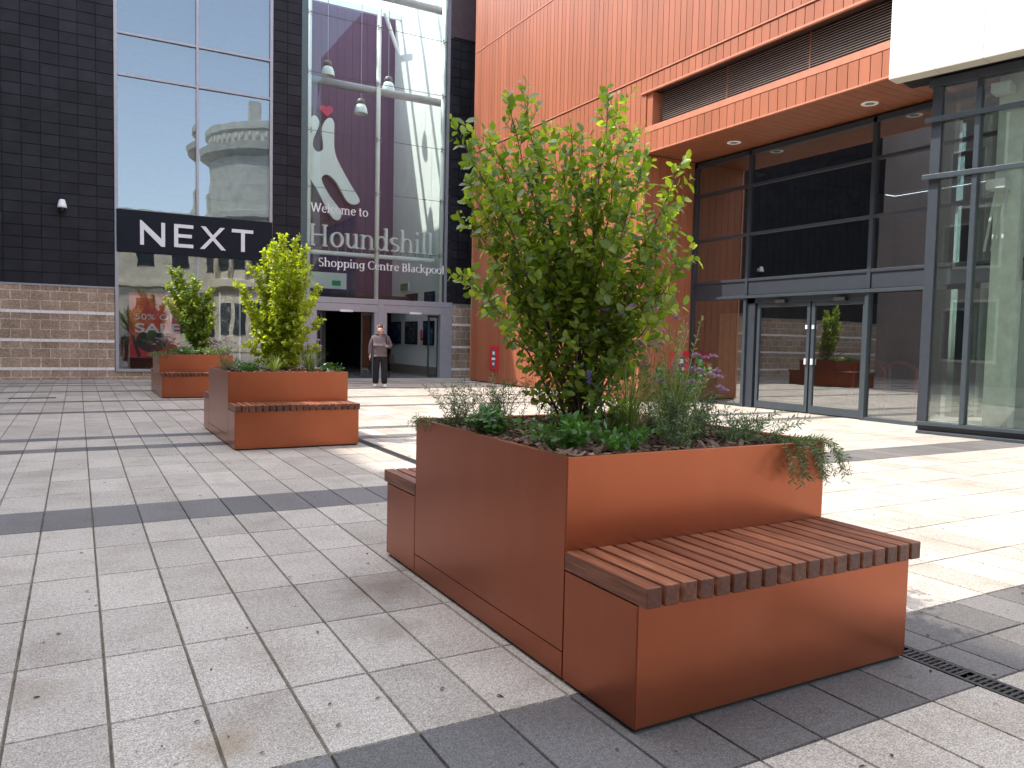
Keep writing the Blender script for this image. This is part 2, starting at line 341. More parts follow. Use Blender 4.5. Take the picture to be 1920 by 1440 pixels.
# ================================================================ PLANTERS
PW,PD,PH,PB,HB,TS,OH=1.487,1.562,.90,.461,.456,.073,.05
def make_planter():
    """origin at the near left corner of the main box, on the ground"""
    r=empty('planter_bench'); g=.004; t=.014; z0=.018
    c=MB(); c.box(.016,PW-.016,.016,PD-.016,.0,PH-.12)
    for (y0,y1) in ((-PB+.016,-.0),(PD,PD+PB-.016)): c.box(.016,PW-.016,y0,y1,.0,HB-.012)
    c.build('core','core',r)
    for xa in (0,PW-t):
        s=MB(); s.box(xa,xa+t,g,PD-g,.125,PH); s.build('side_panel','bronze',r,bevel=.0025)
        s=MB(); s.box(xa,xa+t,g,PD-g,z0,.1215); s.build('plinth_strip','bronze',r,bevel=.0025)
    s=MB(); s.box(g,PW-g,0,t,HB+.01,PH); s.build('front_panel','bronze',r,bevel=.0025)
    s=MB(); s.box(g,PW-g,PD-t,PD,HB+.01,PH); s.build('back_panel','bronze',r,bevel=.0025)
    s=MB(); e=.022; zt=PH-.003
    s.box(t,PW-t,t+.0005,t+e,PH-.02,zt); s.box(t,PW-t,PD-t-e,PD-t-.0005,PH-.02,zt); s.box(t+.0005,t+e,t+e,PD-t-e,PH-.02,zt); s.box(PW-t-e,PW-t-.0005,t+e,PD-t-e,PH-.02,zt)
    s.box(t+.001,t+.004,t,PD-t,PH-.2,PH-.02);s.box(PW-t-.004,PW-t-.001,t,PD-t,PH-.2,PH-.02);s.box(t,PW-t,t+.001,t+.004,PH-.2,PH-.02);s.box(t,PW-t,PD-t-.004,PD-t-.001,PH-.2,PH-.02)
    s.build('rim','bronze',r)
    s=MB(); n=18; s.add([(t,t,PH-.055),(PW-t,t,PH-.055),(PW-t,PD-t,PH-.055),(t,PD-t,PH-.055)],[(0,1,2,3)]); s.build('soil','soil',r)
    for (ya,yb,yo) in ((-PB,-g,-PB-OH),(PD+g,PD+PB,PD+PB+OH)):
        front=ya<0
        b=MB(); 
        b.box(0,t,ya+(g if front else 0),yb-(0 if front else g),z0,HB-.004); b.box(PW-t,PW,ya+(g if front else 0),yb-(0 if front else g),z0,HB-.004)
        if front: b.box(g,PW-g,ya,ya+t,z0,HB-.002)
        else: b.box(g,PW-g,yb-t,yb,z0,HB-.002)
        bo=b.build('bench_base','bronze',r,bevel=.0025)
        w=MB(); n=19; pitch=(PW+.015)/n; sw=pitch-.0155
        lo,hi=(yo,-.002) if front else (PD+.002,yo)
        for i in range(n):
            x=-.001+i*pitch; w.box(x,x+sw,lo+random.uniform(0,.0015),hi,HB+random.uniform(0,.001),HB+TS+random.uniform(-.0008,.0008))
        w.build('seat','wood',r,bevel=.004)
    return r
P1=(1.665,2.513); P2=(1.585,9.84); P3=(1.515,17.95)
pr=make_planter(); pr.location=(*P1,0); pr.rotation_euler.z=R(-.18)
tag(pr,'large nearest bronze planter with slatted timber benches and the tallest shrub','planter bench',"bronze planters with built-in benches")
p2=copy_tree(pr); p2.location=(*P2,0); p2.rotation_euler.z=R(.08); p2['label']='bronze planter bench in the middle distance with a bright yellow-green shrub'
p3=copy_tree(pr); p3.location=(*P3,0); p3.rotation_euler.z=R(.3); p3['label']='farthest bronze planter bench, by the sale window, with a leaning shrub'

# ---------------------------------------------------------------- mulch
def mulch(P,n,seed,scale,label):
    random.seed(seed); mb=MB()
    def soil(x,y): return PH-.052+.03*math.sin(x*3.1+1)*math.sin(y*3.7)
    for i in range(n):
        x=random.uniform(.045,PW-.045); y=random.uniform(.045,PD-.045)
        L=random.uniform(.018,.05)*scale; w=L*random.uniform(.2,.5); h=random.uniform(.002,.006)*scale
        M=Matrix.Translation((P[0]+x,P[1]+y,PH-.042+random.uniform(-.01,.028)))@Euler((random.gauss(0,.35),random.gauss(0,.35),random.uniform(0,6.28))).to_matrix().to_4x4()
        k=len(mb.v); j=lambda:random.uniform(.75,1.2)
        mb.add([(-L*j(),-w*j()*.7,-h),(L*j()*.8,-w*j(),-h),(L*j(),w*j()*.6,-h),(-L*j()*.7,w*j(),-h),(-L*.8*j(),-w*.5*j(),h),(L*.8*j(),-w*.6*j(),h*j()),(L*.7*j(),w*.6*j(),h),(-L*.8*j(),w*.5*j(),h*j())],
          [(0,3,2,1),(4,5,6,7),(0,1,5,4),(1,2,6,5),(2,3,7,6),(3,0,4,7)]); mb.xf(M,k)
    o=mb.build('bark_mulch','bark'); tag(o,label,'bark mulch',kind='stuff'); return o
mulch(P1,3400,11,1.0,'brown bark chippings filling the nearest planter')
mulch(P2,1100,12,1.5,'brown bark chippings in the middle planter')
mulch(P3,600,13,2.0,'brown bark chippings in the farthest planter')

# ---------------------------------------------------------------- plants
def leaf(mb,p,d,nrm,L,Wd,fold=.25,curl=.15):
    d=d.normalized(); s=d.cross(nrm)
    if s.length<1e-4: s=d.orthogonal()
    s.normalize(); n=s.cross(d).normalized()
    P=lambda a,b,c:tuple(p+d*(a*L)+s*(b*Wd)+n*(c*L))
    mb.add([P(0,0,0),P(.28,.42,fold*.18-curl*.05),P(.62,.48,fold*.2-curl*.35),P(.9,.22,fold*.08-curl*.8),P(1,0,-curl),P(.9,-.22,fold*.08-curl*.8),P(.62,-.48,fold*.2-curl*.35),P(.28,-.42,fold*.18-curl*.05),P(.33,0,-curl*.08),P(.68,0,-curl*.38)],
      [(0,8,1),(1,8,9,2),(2,9,3),(3,9,4),(0,7,8),(7,6,9,8),(6,5,9),(5,4,9)])
FWD=Vector((.489,.872,0)); RT=Vector((.872,-.489,0))
def shrub(base,tips,seed,L0,label,rstem=.009,twigs=1.,leafdens=1.,zlow=.22,mat='leaf'):
    """tips: (lateral metres, height above the soil, depth metres)"""
    random.seed(seed); B=Vector(base); lv=MB(); st=MB()
    def rv(a): return Vector((random.gauss(0,a),random.gauss(0,a),random.gauss(0,a)))
    for (lx,h,dy) in tips:
        T=B+RT*lx+FWD*dy+Vector((0,0,h))
        b0=B+Vector((random.gauss(0,.05),random.gauss(0,.05),-.03)); mid=B+(T-B)*.45+Vector((0,0,h*.08))+ (RT*lx+FWD*dy)*-.10 +rv(.02)
        n=14; pts=[]
        for i in range(n+1):
            t=i/n; pts.append(b0*(1-t)**2+mid*2*t*(1-t)+T*t*t+rv(.006)*(1 if 0<i<n else 0))
        st.tube(pts,[rstem*(1-.82*i/n)*random.uniform(.85,1.15) for i in range(n+1)],5,False)
        ln=sum((pts[i+1]-pts[i]).length for i in range(n))
        k=int(ln/.055*twigs); az=random.uniform(0,6.28)
        for q in range(k):
            t=zlow+(1-zlow)*(q+random.random()*.6)/k; 
            if t>.985: continue
            i=min(int(t*n),n-1); p=pts[i].lerp(pts[i+1],t*n-i); d=(pts[i+1]-pts[i]).normalized()
            az+=2.4; o1=d.orthogonal().normalized(); o2=d.cross(o1); out=(o1*math.cos(az)+o2*math.sin(az))
            tw=random.uniform(.07,.21)*(1.15-t*.6)*(L0/.07)**.5; td=(d*.6+out*.95+Vector((0,0,.22))+rv(.12)).normalized()
            q0=p; q1=p+td*tw*.5+rv(.004); q2=p+td*tw+Vector((0,0,tw*.18))+rv(.006)
            st.tube([q0,q1,q2],[rstem*.26,rstem*.2,rstem*.12],3,False)
            m=max(2,int(tw/.0155*leafdens*(.07/L0))); la=random.uniform(0,6.28)
            for w in range(m):
                u=(w+.6)/m; pp=q0.lerp(q1,u*2) if u<.5 else q1.lerp(q2,u*2-1)
                la+=2.5; a1=td.orthogonal().normalized(); a2=td.cross(a1); oo=a1*math.cos(la)+a2*math.sin(la)
                ld=(td*.6+oo*.95+Vector((0,0,.12))+rv(.25)).normalized(); nn=(td*.9-oo*.35+Vector((0,0,.5))+rv(.35)).normalized()
                L=L0*random.uniform(.6,1.15); leaf(lv,pp,ld,nn,L,L*random.uniform(.55,.7),random.uniform(.1,.5),random.uniform(-.05,.25))
        # leading shoot: paired leaves crowding towards the tip
        for w in range(9):
            u=1-w*.028; i=min(int(u*n),n-1); pp=pts[i].lerp(pts[i+1],u*n-i); d=(pts[n]-pts[n-1]).normalized()
            o1=d.orthogonal().normalized(); o2=d.cross(o1); a=w*2.4; oo=o1*math.cos(a)+o2*math.sin(a)
            ld=(d*(1.1 if w<3 else .6)+oo*.8+rv(.12)).normalized(); nn=(d*.9-oo*.5+Vector((0,0,.2))+rv(.2)).normalized()
            L=L0*random.uniform(.5,.95)*(0.75 if w<3 else 1); leaf(lv,pp,ld,nn,L,L*.6,.4,random.uniform(-.1,.2))
    r=empty('shrub',B); lo=lv.build('crown',mat,None,smooth=True); so_=st.build('stems','stem',None,smooth=True)
    for o in (lo,so_): o.parent=r; o.matrix_parent_inverse=Matrix.Translation(-B)
    tag(r,label,'shrub',"broad-leaved shrubs in the planters"); return r
def tips_from_px(base_px,ppm,lst,dspread,seed):
    random.seed(seed); return [((x-base_px[0])/ppm,(base_px[1]-y)/ppm*(1),random.uniform(-dspread,dspread)) for x,y in lst]
# heights measured off the photograph, converted to metres about the trunk base
T1=[(a*.98-.02,h*1.10,d) for a,h,d in tips_from_px((1090,765),359,[(965,160),(1160,165),(905,235),(1030,205),(1000,250),(875,225),(850,270),(862,390),(850,475),(1190,235),(1228,250),(1252,318),(1255,375),(1282,450),(1265,540),(1085,255),(1115,235),(940,215),(885,310),(1240,600),(900,560),(912,650),(1215,660),(1055,265),(985,300),(1140,300),(1180,320),(950,330),(1045,330),(1100,360),(1010,400),(920,430),(1205,430),(1150,420),(940,500),(1060,450),(1225,500),(1010,520),(1120,520),(960,600),(1170,580),(1060,600),(870,345),(905,400),(880,500),(1240,520),(1245,420),(1000,690),(1150,700),(1240,655),(1015,620),(1110,650)],.42,5) if not (h<.6 and abs(a)>.28)]
shrub((2.3,3.35,PH-.05),T1,21,.058,'tall broad-leaved green shrub in the nearest planter, sunlit on its right',.008,.95,1.0,.36)
T2=[(a*1.06,h*1.12,d) for a,h,d in tips_from_px((545,668),140,[(540,435),(505,462),(572,440),(600,492),(615,545),(612,580),(470,520),(478,560),(592,455),(520,445),(560,470),(500,520),(540,500),(580,520),(520,560),(560,570),(595,600),(500,600),(470,545),(530,610),(575,480),(490,490),(605,520),(586,560),(545,455),(512,500),(604,625),(486,620)],.38,6)]
shrub((2.38,10.62,PH-.05),T2,22,.055,'bright yellow-green shrub in the middle planter, before the black wall',.007,1.6,1.9,.14,'leaf_lime')
T3=[(a*1.05,h*1.12,d) for a,h,d in tips_from_px((368,658),78,[(322,520),(340,522),(352,532),(372,538),(385,552),(395,575),(400,598),(315,548),(322,570),(335,560),(350,560),(365,575),(380,590),(330,590),(345,600),(388,615),(328,535),(340,620),(378,560),(360,548)],.4,7)]
shrub((2.42,18.85,PH-.05),T3,23,.08,'small leaning shrub in the farthest planter, before the sale window',.009,1.35,1.4,.2)

def herb(name,base,n,h,spread,seed,label,cat,mat='needle',smat='greenstem',L=.025,Wr=.18,dens=.012,curve=.5,droop=0,toward=None,flower=None,fl_r=.012,start=.15,group='small plants in the planters',rs=.0018,hv=.35):
    """a tuft of stems carrying small leaves; droop pulls the stems down over the edge in direction toward"""
    random.seed(seed); B=Vector(base); lv=MB(); st=MB(); fl=[]
    for i in range(n):
        a=random.uniform(0,6.28); rr=spread*math.sqrt(random.random()); hh=h*random.uniform(1-hv,1.1)
        out=Vector((math.cos(a),math.sin(a),0))
        if toward is not None: out=(out*.55+Vector(toward)).normalized(); 
        b0=B+Vector((random.gauss(0,spread*.18),random.gauss(0,spread*.18),0)); pts=[]
        m=9
        for k in range(m+1):
            t=k/m; z=hh*(t-.35*t*t*curve) - droop*(max(0,t-.35)**1.6)*random.uniform(.9,1.1)
            pts.append(b0+out*(rr*(t**1.3) + (droop*.34*min(1,t*1.6) if droop else 0))+Vector((random.gauss(0,.004),random.gauss(0,.004),z)))
        st.tube(pts,[rs*(1-.6*k/m) for k in range(m+1)],3,False)
        ln=sum((pts[k+1]-pts[k]).length for k in range(m)); q=int(ln/dens); la=random.uniform(0,6)
        for w in range(q):
            t=start+(1-start)*w/q; k=min(int(t*m),m-1); p=pts[k].lerp(pts[k+1],t*m-k); d=(pts[k+1]-pts[k]).normalized()
            la+=2.4; o1=d.orthogonal().normalized(); o2=d.cross(o1); oo=o1*math.cos(la)+o2*math.sin(la)
            ld=(d*.7+oo).normalized(); LL=L*random.uniform(.6,1.2)
            s=ld.cross(Vector((random.gauss(0,1),random.gauss(0,1),random.gauss(0,1)))).normalized()*LL*Wr
            if Wr<.3: lv.add([p-s*.4,p+ld*LL*.5-s+Vector((0,0,-.0)),p+ld*LL,p+ld*LL*.5+s],[(0,1,2,3)])
            else: leaf(lv,p,ld,(Vector((0,0,1))+oo*-.3+Vector((random.gauss(0,.3),random.gauss(0,.3),0))),LL,LL*Wr*2,.3,.2)
        if flower and random.random()<.8:
            T=pts[-1]; fb=MB(); fl.append(fb)
            if flower=='lavender':
                for w in range(34):
                    a=w*2.4; z=w*.0019; p=T+Vector((math.cos(a)*.006,math.sin(a)*.006,z-.01)); leaf(fb,p,Vector((math.cos(a),math.sin(a),.9)),Vector((0,0,1)),.012,.008)
            else:
                for w in range(46):
                    a=w*2.4; r0=fl_r*math.sqrt(w/46)*1.1; p=T+Vector((math.cos(a)*r0,math.sin(a)*r0,.012-r0*.6+random.uniform(-.004,.004))); leaf(fb,p,Vector((math.cos(a),math.sin(a),1.1)),Vector((0,0,1)),fl_r*.55,fl_r*.4)
    r=empty(name,B); parts=[(st,'stems',smat)]+([(lv,'leaves',mat)] if lv.v else [])+[(fb,'flower_head',flower) for fb in fl]
    for mb,nm,mt in parts:
        if not mb.v: continue
        o=mb.build(nm,mt,None,smooth=False); o.parent=r; o.matrix_parent_inverse=Matrix.Translation(-B)
    tag(r,label,cat,group); return r
def grass(base,n,h,spread,seed,label,mat='grass',w=.0035,name='grass_tuft',cat='grass tuft'):
    random.seed(seed); B=Vector(base); mb=MB()
    for i in range(n):
        a=random.uniform(0,6.28); out=Vector((math.cos(a),math.sin(a),0)); s=Vector((-out.y,out.x,0)); hh=h*random.uniform(.5,1.1); rr=spread*random.uniform(.1,1)
        b0=B+out*random.uniform(0,.035); m=5; vs=[];f=[]
        for k in range(m+1):
            t=k/m; c=b0+out*rr*t**1.8+Vector((0,0,hh*(t-.28*(rr/spread)*t*t))); ww=w*(1-t**2)*.5+.0003
            vs+=[tuple(c-s*ww),tuple(c+s*ww)]
        for k in range(m): f.append((2*k,2*k+1,2*k+3,2*k+2))
        mb.add(vs,f)
    o=mb.build(name,mat); tag(o,label,cat,'small plants in the planters'); return o
zs=PH-.05
def q(P,u,v): return (P[0]+u,P[1]+v,zs)
# nearest planter
herb('trailing_rosemary',q(P1,1.34,.16),30,.17,.16,31,'trailing rosemary spilling over the right front corner of the nearest planter','rosemary',L=.030,dens=.0052,droop=.46,toward=(.05,-.9,0),Wr=.10)
herb('bushy_rosemary',q(P1,1.16,.26),44,.20,.28,32,'bushy rosemary beside the trailing one at the nearest planter','rosemary',L=.028,dens=.006,toward=(.5,-.1,0),Wr=.10)
herb('curling_rosemary',q(P1,.10,PD-.10),22,.15,.14,33,'short rosemary curling over the far left corner of the nearest planter','rosemary',L=.024,dens=.007,droop=.20,toward=(-.45,.1,0),Wr=.10)
herb('wiry_herb',q(P1,.16,1.30),46,.30,.20,34,'dark wiry herb at the far left of the nearest planter','herb',L=.024,dens=.009,Wr=.11)
herb('wiry_herb',q(P1,.42,1.36),46,.33,.22,35,'dark wiry herb behind the shrub in the nearest planter','herb',L=.024,dens=.009,Wr=.11)
herb('leafy_perennial',q(P1,.24,.36),26,.20,.19,36,'dense leafy green perennial by the front left corner of the nearest planter','perennial',mat='herb',L=.046,Wr=.26,dens=.013,start=.15)
herb('leafy_perennial',q(P1,.44,.24),20,.15,.17,37,'low leafy clump at the front edge of the nearest planter','perennial',mat='herb',L=.044,Wr=.28,dens=.013,start=.15)
herb('leafy_perennial',q(P1,.16,.90),26,.19,.13,38,'small dark leafy plant at the left edge of the nearest planter','perennial',mat='herb',L=.044,Wr=.32,dens=.015,start=.2)
herb('lavender',q(P1,.62,.52),26,.36,.14,39,'grey-green lavender foliage at the foot of the nearest shrub','lavender',L=.045,dens=.014,Wr=.07,hv=.5,rs=.0014)
herb('lavender',q(P1,.43,.46),1,.33,.005,40,'single violet lavender spike in front of the nearest shrub','lavender',L=.03,dens=.03,Wr=.08,flower='lavender',curve=.1,hv=.02)
grass(q(P1,.68,.50),260,.46,.26,41,'spiky grass tuft right of the nearest shrub foot')
grass(q(P1,1.02,.58),320,.46,.30,42,'fine upright grass tuft between the nearest shrub and the rosemary',w=.003)
herb('verbena',q(P1,1.02,.72),22,.62,.24,43,'tall purple-headed verbena standing right of the nearest shrub','verbena',L=.034,dens=.04,Wr=.12,flower='verbena',fl_r=.019,curve=.2,hv=.45,rs=.0014)
herb('verbena',q(P1,.74,.60),12,.66,.18,44,'purple-headed verbena rising through the lower leaves of the nearest shrub','verbena',L=.03,dens=.05,Wr=.12,flower='verbena',fl_r=.019,curve=.2,hv=.25,rs=.0014)
herb('seed_head_plant',q(P1,.98,.56),14,.66,.20,45,'pale twisting dry seed stems right of the nearest shrub','perennial',mat='grass',smat='dry',L=.03,dens=.018,Wr=.16,curve=.2,rs=.0032)
herb('verbena',q(P1,1.10,.52),16,.44,.20,70,'purple-headed verbena leaning over the rosemary at the right of the nearest planter','verbena',L=.034,dens=.05,Wr=.12,flower='verbena',fl_r=.021,curve=.2,hv=.4,rs=.0014)
herb('leafy_perennial',q(P1,1.25,.80),30,.46,.24,46,'loose leafy plant leaning right at the back of the nearest planter','perennial',mat='herb',L=.042,Wr=.26,dens=.02,start=.25)
herb('wiry_herb',q(P1,.78,.26),36,.24,.20,47,'low sprigs in front of the grass in the nearest planter','herb',L=.026,dens=.008,Wr=.10)
herb('wiry_herb',q(P1,.96,.36),44,.30,.20,48,'bushy green sprigs beside the spiky grass in the nearest planter','herb',L=.028,dens=.0075,Wr=.11)
herb('wiry_herb',q(P1,.75,1.25),40,.34,.26,49,'tangled herb along the back edge of the nearest planter','herb',L=.026,dens=.009,Wr=.11)
# middle planter
herb('leafy_perennial',q(P2,.30,.30),30,.20,.22,51,'low leafy plant at the front left of the middle planter','perennial',mat='herb',L=.05,Wr=.24,dens=.018)
herb('trailing_rosemary',q(P2,.16,.9),26,.22,.22,52,'rosemary at the left side of the middle planter','rosemary',L=.035,dens=.012,Wr=.12)
grass(q(P2,.62,.30),110,.30,.22,53,'grass tuft at the front of the middle planter',w=.006)
grass(q(P2,1.10,.45),140,.40,.34,54,'arching grass tuft at the right of the middle planter',w=.007)
herb('verbena',q(P2,1.15,.8),16,.52,.22,55,'purple-headed verbena at the right of the middle planter','verbena',L=.04,dens=.05,Wr=.12,flower='verbena',fl_r=.026,curve=.2,rs=.003)
herb('verbena',q(P2,.2,1.3),16,.48,.25,56,'hazy verbena at the back left of the middle planter','verbena',L=.035,dens=.03,Wr=.12,flower='verbena',fl_r=.02,curve=.2,rs=.0025)
herb('leafy_perennial',q(P2,1.30,.25),22,.18,.18,57,'small leafy plant at the front right corner of the middle planter','perennial',mat='herb',L=.05,Wr=.22,dens=.02)
# far planter
herb('trailing_rosemary',q(P3,.12,.2),26,.22,.26,61,'rosemary hanging over the left corner of the farthest planter','rosemary',L=.045,dens=.016,Wr=.14,droop=.3,toward=(-.4,-.2,0),rs=.003)
herb('leafy_perennial',q(P3,.5,.3),34,.22,.35,62,'low leafy plants along the front of the farthest planter','perennial',mat='herb',L=.06,Wr=.24,dens=.022,rs=.003)
herb('leafy_perennial',q(P3,1.1,.3),34,.22,.35,63,'bright low foliage at the front right of the farthest planter','perennial',mat='grass',L=.06,Wr=.24,dens=.022,rs=.003)
herb('verbena',q(P3,.3,.9),18,.45,.35,64,'hazy mauve verbena at the left of the farthest planter','verbena',L=.045,dens=.05,Wr=.12,flower='verbena',fl_r=.035,rs=.004)
herb('verbena',q(P3,1.2,.8),18,.5,.3,65,'hazy mauve verbena at the right of the farthest planter','verbena',L=.045,dens=.05,Wr=.12,flower='verbena',fl_r=.035,rs=.004)

# ================================================================ LETTERS
def arc(cx,cy,rx,ry,a0,a1,n=18): return [(cx+rx*math.cos(R(a0+(a1-a0)*i/n)),cy+ry*math.sin(R(a0+(a1-a0)*i/n))) for i in range(n+1)]
WV,WH=.098,.04
def ribbon(pts,closed=False,wv=WV,wh=WH):
    n=len(pts); L=[];Rr=[]
    for i,p in enumerate(pts):
        a=pts[(i-1)%n] if (closed or i>0) else pts[i]; b=pts[(i+1)%n] if (closed or i<n-1) else pts[i]
        dx,dy=b[0]-a[0],b[1]-a[1]; l=math.hypot(dx,dy) or 1; dx/=l;dy/=l
        w=math.sqrt((wv*dy)**2+(wh*dx)**2)/2
        L.append((p[0]-dy*w,p[1]+dx*w)); Rr.append((p[0]+dy*w,p[1]-dx*w))
    return L,Rr
def glyphs(serif=True):
    xh,asc,cap,ds=.47,.74,.68,-.22
    def V(x,y0,y1,s='both'):
        o=[('r',[(x,y0),(x,y1)])]
        if s in('both','bot'): o.append(('h',[(x-.10,y0+.018),(x+.10,y0+.018)]))
        if s=='both' : o.append(('h',[(x-.10,y1-.018),(x+.10,y1-.018)]))
        if s in('top','botl','tl'): o.append(('h',[(x-.10,y1-.02),(x,y1-.02)]))
        if s=='botl': o.append(('h',[(x-.10,y0+.018),(x+.10,y0+.018)]))
        return o
    G={}
    G['l']=(.27,V(.13,0,asc,'botl')); G['i']=(.27,V(.13,0,xh,'botl')+[('c',arc(.13,.66,.03,.03,0,360,10))])
    G['o']=(.54,[('c',arc(.27,.235,.20,.225,0,360,30)[:-1])])
    G['e']=(.47,[('r',arc(.25,.235,.18,.22,8,320,26)),('h',[(.08,.265),(.42,.265)])])
    G['c']=(.44,[('r',arc(.25,.235,.18,.22,45,318,24))])
    G['n']=(.59,V(.12,0,xh,'botl')+[('r',[(.12,.34)]+arc(.29,.30,.16,.15,150,0,12)+[(.45,0)]),('h',[(.36,.018),(.55,.018)])])
    G['h']=(.59,V(.12,0,asc,'botl')+[('r',[(.12,.34)]+arc(.29,.30,.16,.15,150,0,12)+[(.45,0)]),('h',[(.36,.018),(.55,.018)])])
    G['u']=(.59,[('r',[(.13,xh),(.13,.17)]+arc(.28,.17,.15,.15,180,340,12)),('r',[(.45,0),(.45,xh)]),('h',[(.04,xh-.02),(.13,xh-.02)]),('h',[(.36,xh-.02),(.45,xh-.02)]),('h',[(.45,.018),(.56,.018)])])
    G['m']=(.88,V(.12,0,xh,'botl')+[('r',[(.12,.34)]+arc(.27,.31,.14,.14,150,0,12)+[(.41,0)]),('r',[(.41,.34)]+arc(.57,.31,.14,.14,150,0,12)+[(.71,0)]),('h',[(.33,.018),(.5,.018)]),('h',[(.62,.018),(.81,.018)])])
    G['r']=(.42,V(.13,0,xh,'botl')+[('r',[(.13,.30)]+arc(.30,.27,.15,.18,150,60,10))])
    G['t']=(.36,[('r',[(.15,.62),(.15,.12)]+arc(.25,.12,.10,.11,180,300,8)),('h',[(.03,xh-.02),(.31,xh-.02)])])
    G['d']=(.57,[('c',arc(.25,.235,.18,.22,0,360,28)[:-1]),('r',[(.44,0),(.44,asc)]),('h',[(.34,asc-.02),(.44,asc-.02)]),('h',[(.44,.018),(.54,.018)])])
    G['p']=(.58,[('c',arc(.32,.235,.18,.22,0,360,28)[:-1]),('r',[(.13,ds),(.13,xh)]),('h',[(.03,xh-.02),(.13,xh-.02)]),('h',[(.03,ds+.018),(.23,ds+.018)])])
    G['g']=(.55,[('c',arc(.25,.25,.17,.20,0,360,28)[:-1]),('r',[(.43,xh),(.43,.0)]+arc(.25,-.02,.18,.17,0,-150,14)),('h',[(.43,xh-.02),(.52,xh-.02)])])
    G['a']=(.50,[('r',[(.10,.40)]+arc(.24,.33,.14,.12,150,0,10)+[(.38,0)]),('r',arc(.22,.13,.14,.12,60,340,16)),('h',[(.22,.27),(.38,.27)]),('h',[(.38,.018),(.48,.018)])])
    G['k']=(.56,V(.12,0,asc,'botl')+[('r',[(.14,.20),(.42,xh-.01)]),('r',[(.22,.26),(.48,0)]),('h',[(.33,xh-.018),(.52,xh-.018)]),('h',[(.38,.018),(.57,.018)])])
    G['s']=(.40,[('r',arc(.205,.345,.125,.105,40,250,14)+arc(.205,.12,.14,.11,70,-140,14)[1:])])
    G['W']=(.98,[('r',[(.08,cap),(.30,0)]),('r',[(.30,0),(.48,cap)]),('r',[(.46,cap),(.68,0)]),('r',[(.68,0),(.90,cap)]),('h',[(0,cap-.018),(.18,cap-.018)]),('h',[(.38,cap-.018),(.56,cap-.018)]),('h',[(.82,cap-.018),(.98,cap-.018)])])
    G['H']=(.80,V(.16,0,cap)+V(.62,0,cap)+[('h',[(.16,.35),(.62,.35)])])
    G['S']=(.52,[('r',arc(.26,.51,.165,.16,35,260,16)+arc(.26,.17,.18,.165,75,-145,16)[1:])])
    G['C']=(.66,[('r',arc(.37,.34,.29,.335,42,318,30))])
    G['B']=(.60,V(.15,0,cap,'both')+[('r',[(.15,cap-.02)]+arc(.26,.51,.19,.155,90,-90,14)+[(.15,.355)]),('r',[(.15,.355)]+arc(.28,.18,.22,.165,90,-90,14)+[(.15,.015)])])
    G[' ']=(.26,[])
    return G
GL=glyphs()
def word(mb,text,x0,x1,z0,scale,y,depth):
    """serif lettering set between x0 and x1 on the plane y, facing -Y"""
    adv=sum(GL[c][0] for c in text); k=(x1-x0)/(adv*scale); x=x0; st=0
    for c in text:
        w,ss=GL[c]
        for j,(t,pts) in enumerate(ss):
            P=[(x+px*scale*k,z0+pz*scale) for px,pz in pts]; yy=y-.0006*j
            L,Rr=ribbon(P,t=='c',WV*scale*(.9 if k<.9 else 1),(WH if t!='h' else .042)*scale)
            n=len(P); segs=n if t=='c' else n-1
            b=[(p[0],yy,p[1]) for p in L]+[(p[0],yy,p[1]) for p in Rr]+[(p[0],yy+depth,p[1]) for p in L]+[(p[0],yy+depth,p[1]) for p in Rr]
            f=[]
            for i in range(segs):
                i2=(i+1)%n; f+=[(i,n+i,n+i2,i2),(2*n+i,i+2*n if 0 else 2*n+i2,3*n+i2,3*n+i),(i,i2,2*n+i2,2*n+i),(n+i,3*n+i,3*n+i2,n+i2)]
            if t!='c': f+=[(0,2*n,3*n,n),(n-1,2*n-1,4*n-1,3*n-1)]
            mb.add(b,f)
        x+=w*scale*k
def sans(text,x0,x1,z0,h,y,name,mat,parent=None,depth=.004,bold=0):
    cu=bpy.data.curves.new(name,'FONT'); cu.body=text; cu.size=1; cu.extrude=.01; cu.offset=bold
    t=bpy.data.objects.new('tmp',cu); col.objects.link(t)
    dg=bpy.context.evaluated_depsgraph_get(); me=bpy.data.meshes.new_from_object(t.evaluated_get(dg)); bpy.data.objects.remove(t)
    xs=[v.co.x for v in me.vertices]; ys_=[v.co.y for v in me.vertices]; ax,bx,ay,by=min(xs),max(xs),min(ys_),max(ys_)
    for v in me.vertices:
        v.co=Vector((x0+(v.co.x-ax)/(bx-ax)*(x1-x0), y+(-v.co.z/.01+1)*depth*.5-depth, z0+(v.co.y-ay)/(by-ay)*h))
    me.name=name; me.materials.clear(); me.materials.append(MAT[mat]); o=bpy.data.objects.new(name,me); col.objects.link(o); o.parent=parent; return o

# ================================================================ SHOPPING CENTRE (N facade, plane Y=24.8)
FY=24.8; TOP=14.0
nb=tag(empty('shopping_centre'),'black tiled shopping centre with stone base, tall shop window and glass entrance hall','building')
def pt(mb,name,mat,parent=nb,**k): return mb.build(name,mat,parent,**k)
